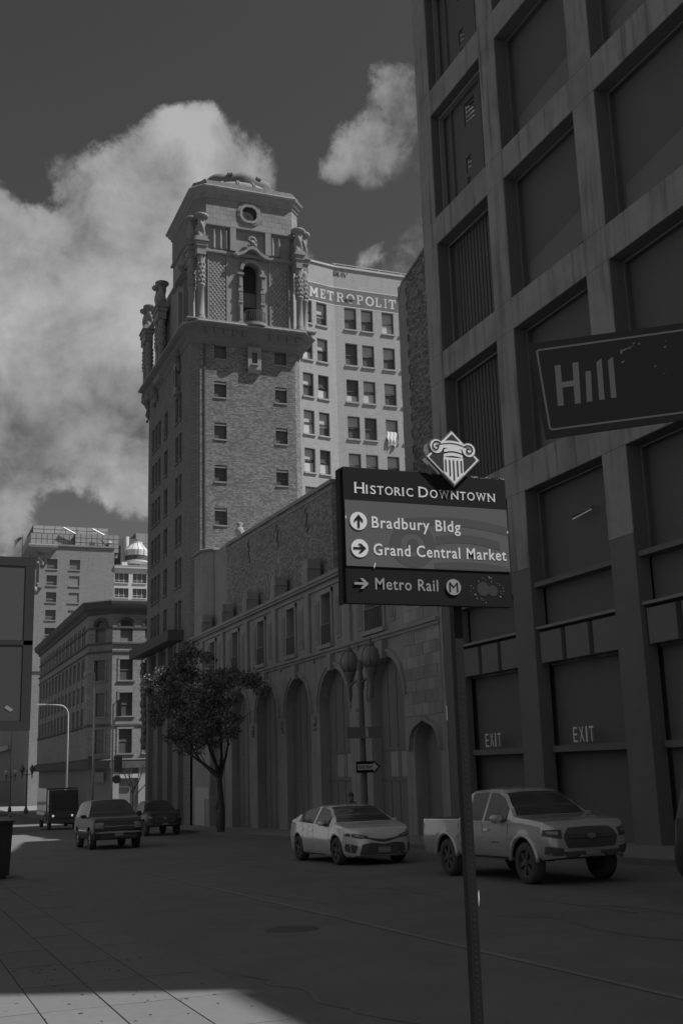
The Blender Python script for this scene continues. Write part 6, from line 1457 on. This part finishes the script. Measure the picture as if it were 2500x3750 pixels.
mb = MB(); mb.box(xx+.32, xx+.62, yy-.2, yy+.1, 4.4, 5.7); mb.build('signal_head', m_iron, sp_); mb = MB(); mb.box(xx+.15, xx+.75, yy-.25, yy+.1, .05, 1.3); mb.build('lower_signal_head', m_iron, sp_); mb = MB(); mb.box(xx+.05, xx+.17, yy-.16, yy, 3.55, 4.0); mb.build('sensor', m_pale, sp_)
mb = MB(); mb.lathe((0, 0), [(.34, 0), (.34, .06)], 14); mb.v = [Vector((xx+.35+v.x, yy-.1-v.z, -.5+v.y)) for v in mb.v]; mb.build('round_sign', m_iron, sp_)
# parking meter
xx, yy = 16.4, 60.2; g0 = G(yy)+.13
pm_ = thing('parking_meter', 'dark parking meter standing before the white hoarding', 'parking meter', (xx, yy, g0))
mb = MB(); mb.tube([(xx, yy, g0), (xx, yy, g0+1.05)], .035, 8); mb.build('post', m_iron, pm_)
mb = MB(); mb.lathe((xx, yy), [(.05, g0+1.05), (.10, g0+1.12), (.11, g0+1.32), (.09, g0+1.45), (.02, g0+1.52)], 10); mb.build('head', m_iron, pm_, smooth=True)

# ------------------------------------------------------------------ trees
def branch(mb, p, d, L, r, depth, rr, tips, spread=.6, n=5):
    pts = [p]; rs = [r]; q = p
    for i in range(n):
        d = (d+Vector((rr.uniform(-1, 1), rr.uniform(-1, 1), rr.uniform(-.3, .7)))*.16).normalized(); q = q+d*(L/n); pts.append(q); rs.append(r*(1-.55*(i+1)/n))
    mb.tube(pts, rs, 6 if depth > 1 else 4)
    if depth == 0: tips.append((q, d)); return
    for k in range(3 if depth > 1 else 4):
        a = pts[rr.randint(n//2, n)]; dd = (d+Vector((rr.uniform(-1, 1), rr.uniform(-1, 1), rr.uniform(-.5, .8)))*spread).normalized(); branch(mb, a, dd, L*rr.uniform(.5, .75), rs[-1]*.8, depth-1, rr, tips, spread, n)
m_barkt = M('bark', .07, .9, .2, 6, .01, 30); m_leaf = M('leaf', .085, .38, .3, 3, spec=.7, tone=True)
def tree(x, y, h, label, cx_, crown, nleaf, seed):
    rr = random.Random(seed); g0 = G(y)+.1; t = thing('street_tree', label, 'tree', (x, y, g0)); mb = MB(); tips = []
    mb.tube([(x, y, g0), (x+.05, y, g0+1.2), (x-.05, y+.1, g0+2.6)], [.20, .15, .13], 9)
    for k in range(6): a = k*1.05; branch(mb, Vector((x-.05, y+.1, g0+2.4+.12*k)), Vector((math.cos(a)*.8-.45, math.sin(a)*1.1, 1.0)).normalized(), 2.2, .09, 2, rr, tips)
    mb.build('trunk', m_barkt, t)
    lf = MB(); clumps = []
    def inside(lo_):
        while True:
            v = Vector((rr.uniform(-1, 1), rr.uniform(-1, 1), rr.uniform(-1, 1)))
            if lo_ < v.length < 1: return v
    for i in range(nleaf//150):
        c, rad, w = rr.choices(crown, [q[2] for q in crown])[0]; v = inside(.35); f_ = rr.uniform(.8, 1.12)
        clumps.append((Vector((c[0]+v.x*rad[0]*f_, c[1]+v.y*rad[1]*f_, c[2]+v.z*rad[2]*f_)), rr.uniform(.20, .48)))
    for (cc_, cr_) in clumps:
        for i in range(int(150*(cr_/.36)**1.5)):
            v = inside(.0); p = cc_+Vector((v.x*cr_*1.25, v.y*cr_*1.25, v.z*cr_*.85)); s_ = rr.uniform(.07, .15)
            d = Vector((rr.uniform(-1, 1), rr.uniform(-1, 1), rr.uniform(-.8, .4))).normalized(); q = d.orthogonal().normalized()*s_*.40; q.rotate(Matrix.Rotation(rr.uniform(0, 6.28), 3, d)); lf.tone = rr.uniform(.6, 1.6)
            nn_ = d.cross(q).normalized()*s_*.15
            lf.add([p, p+d*s_*.5+q+nn_, p+d*s_, p+d*s_*.5-q+nn_], ((0, 1, 2, 3),))
    o = lf.build('crown', m_leaf, t, tone=True); return t
k_t = 13.8/16
cr = [((16.0, 64.0, 6.1), (1.3, 1.7, 1.2), 2.4), ((15.7, 70.0, 5.3), (1.2, 2.2, .9), 2), ((15.9, 73.6, 5.5), (.9, 1.5, .7), 1), ((16.2, 58.6, 4.4), (1.2, 1.6, 1.0), 1.7), ((16.3, 54.4, 4.3), (1.0, 1.8, .7), 1.2), ((16.0, 64.5, 4.0), (1.7, 3.6, 1.5), 4), ((16.0, 59.5, 2.9), (1.6, 3.2, 1.3), 3), ((15.8, 69.0, 3.6), (1.4, 3.0, 1.3), 2.6), ((16.0, 64.0, 2.0), (1.6, 4.2, 1.1), 3)]
cr = [(tuple(v*k_t for v in c), tuple(v*k_t for v in r), w) for c, r, w in cr]
tree(15.25, 55.2, 8, 'leafy dark street tree with sun-flecked top before the theatre', 0, cr, 34000, 4)
bt_ = thing('bare_tree', 'bare twiggy street tree in front of the arched corner building', 'tree', (21.0, 106.9, G(107))); rr = random.Random(9); mb = MB(); tips = []; b0 = Vector((21.0, 106.9, G(107)+.1))
mb.tube([b0, b0+Vector((.1, 0, 2.2))], [.13, .09], 7)
for k in range(6): a = k*1.1; branch(mb, b0+Vector((.1, 0, 2.0+.15*k)), Vector((math.cos(a)*.8, math.sin(a)*.5, 1.1)).normalized(), 2.3, .06, 3, rr, tips, .75, 5)
mb.build('branches', m_barkt, bt_)

# ------------------------------------------------------------------ pedestrian behind the sedan
def person(x, y, label):
    g0 = G(y)+.0; t = thing('person', label, 'person', (x, y, g0))
    J = {'pel': (0, 0, .95), 'sp': (0, .02, 1.18), 'ch': (0, .02, 1.36), 'nk': (0, .0, 1.46), 'hd0': (0, -.01, 1.52), 'hd1': (0, -.03, 1.60), 'hd2': (0, -.02, 1.68),
         'sl': (.17, .02, 1.40), 'el': (.24, .03, 1.12), 'wl': (.22, -.08, .90), 'fl': (.21, -.12, .80), 'sr': (-.17, .02, 1.40), 'er': (-.24, .04, 1.12), 'wr': (-.22, -.06, .90), 'fr': (-.21, -.10, .80),
         'hl': (.09, 0, .90), 'kl': (.10, -.03, .49), 'al': (.10, .03, .09), 'tl': (.11, -.12, .04), 'hr': (-.09, 0, .90), 'kr': (-.10, -.02, .49), 'ar': (-.10, .05, .09), 'tr': (-.11, -.10, .04)}
    E_ = [('pel','sp'),('sp','ch'),('ch','nk'),('nk','hd0'),('hd0','hd1'),('hd1','hd2'),('ch','sl'),('sl','el'),('el','wl'),('wl','fl'),('ch','sr'),('sr','er'),('er','wr'),('wr','fr'),('pel','hl'),('hl','kl'),('kl','al'),('al','tl'),('pel','hr'),('hr','kr'),('kr','ar'),('ar','tr')]
    R = dict(pel=.15, sp=.14, ch=.16, nk=.06, hd0=.085, hd1=.10, hd2=.075, sl=.075, el=.05, wl=.035, fl=.03, sr=.075, er=.05, wr=.035, fr=.03, hl=.10, kl=.065, al=.045, tl=.04, hr=.10, kr=.065, ar=.045, tr=.04)
    ks = list(J); me = bpy.data.meshes.new('body'); me.from_pydata([J[k] for k in ks], [(ks.index(a), ks.index(b)) for a, b in E_], []); o = bpy.data.objects.new('body', me); COL.objects.link(o); o.parent = t
    md = o.modifiers.new('skin', 'SKIN'); 
    for i, k in enumerate(ks): me.skin_vertices[0].data[i].radius = (R[k], R[k]*.85); me.skin_vertices[0].data[i].use_root = (k == 'pel')
    o.modifiers.new('sub', 'SUBSURF').levels = 2; o.modifiers['sub'].render_levels = 2
    me.materials.append(M('grey_clothes', .22, .9, .15, 6))
    hb = MB(); hb.ball((x, y-.0, g0+1.645), .105, 12, 8, (.9, 1.0, 1.1)); hb.build('hair', M('dark_hair', .06, .7), t, smooth=True)
    return t
person(13.5, 33.5, 'person in grey standing behind the white sedan')

# ------------------------------------------------------------------ north side of the street (unseen blocks, added to bounce sunlight across)
m_nb = M('north_masonry', .38, .85, .12, .6, .004, 20, stain=.3)
for i, (y0, y1, hgt) in enumerate(((7.5, 34, 13.5), (34.5, 62, 17.0), (62.5, 88, 12.0))):
    nb = thing('north_bounce_block', ('unseen pale masonry block added on the near side by the crossing', 'unseen taller pale masonry block added on the near side mid-street', 'unseen low pale masonry block added on the near side by the side street')[i], 'building', (-1.6, (y0+y1)/2, G(y0)))
    PS = Plane((-1.6, 0, 0), (0, 1, 0), (1, 0, 0)); hs = []
    n_ = int((y1-y0)/3.3); w_ = (y1-y0)/n_
    for k in range(n_):
        for z in [1.8+3.6*q for q in range(int((hgt-3)/3.6))]: hs.append((y0+k*w_+.95, y0+k*w_+2.25, z, z+1.9))
    mb = MB(); mb.wall(PS, y0, y1, G(y1)-.3, hgt, hs, .25, 0); mb.build('wall', m_nb, nb)
    mb = MB(); mb.box(-16, -1.85, y0+.02, y1-.02, G(y1)-.3, hgt-.2); mb.build('core', m_glass, nb)
    mb = MB(); mb.box(-1.85, -1.3, y0-.05, y1+.05, hgt, hgt+.5); mb.build('cornice', m_nb, nb)
    mb = MB(); mb.box(-16.2, -1.86, y0-.05, y1+.05, hgt-.1, hgt+.1); mb.build('roof', M('tar_roof', .06, .9, .2, 1), nb)
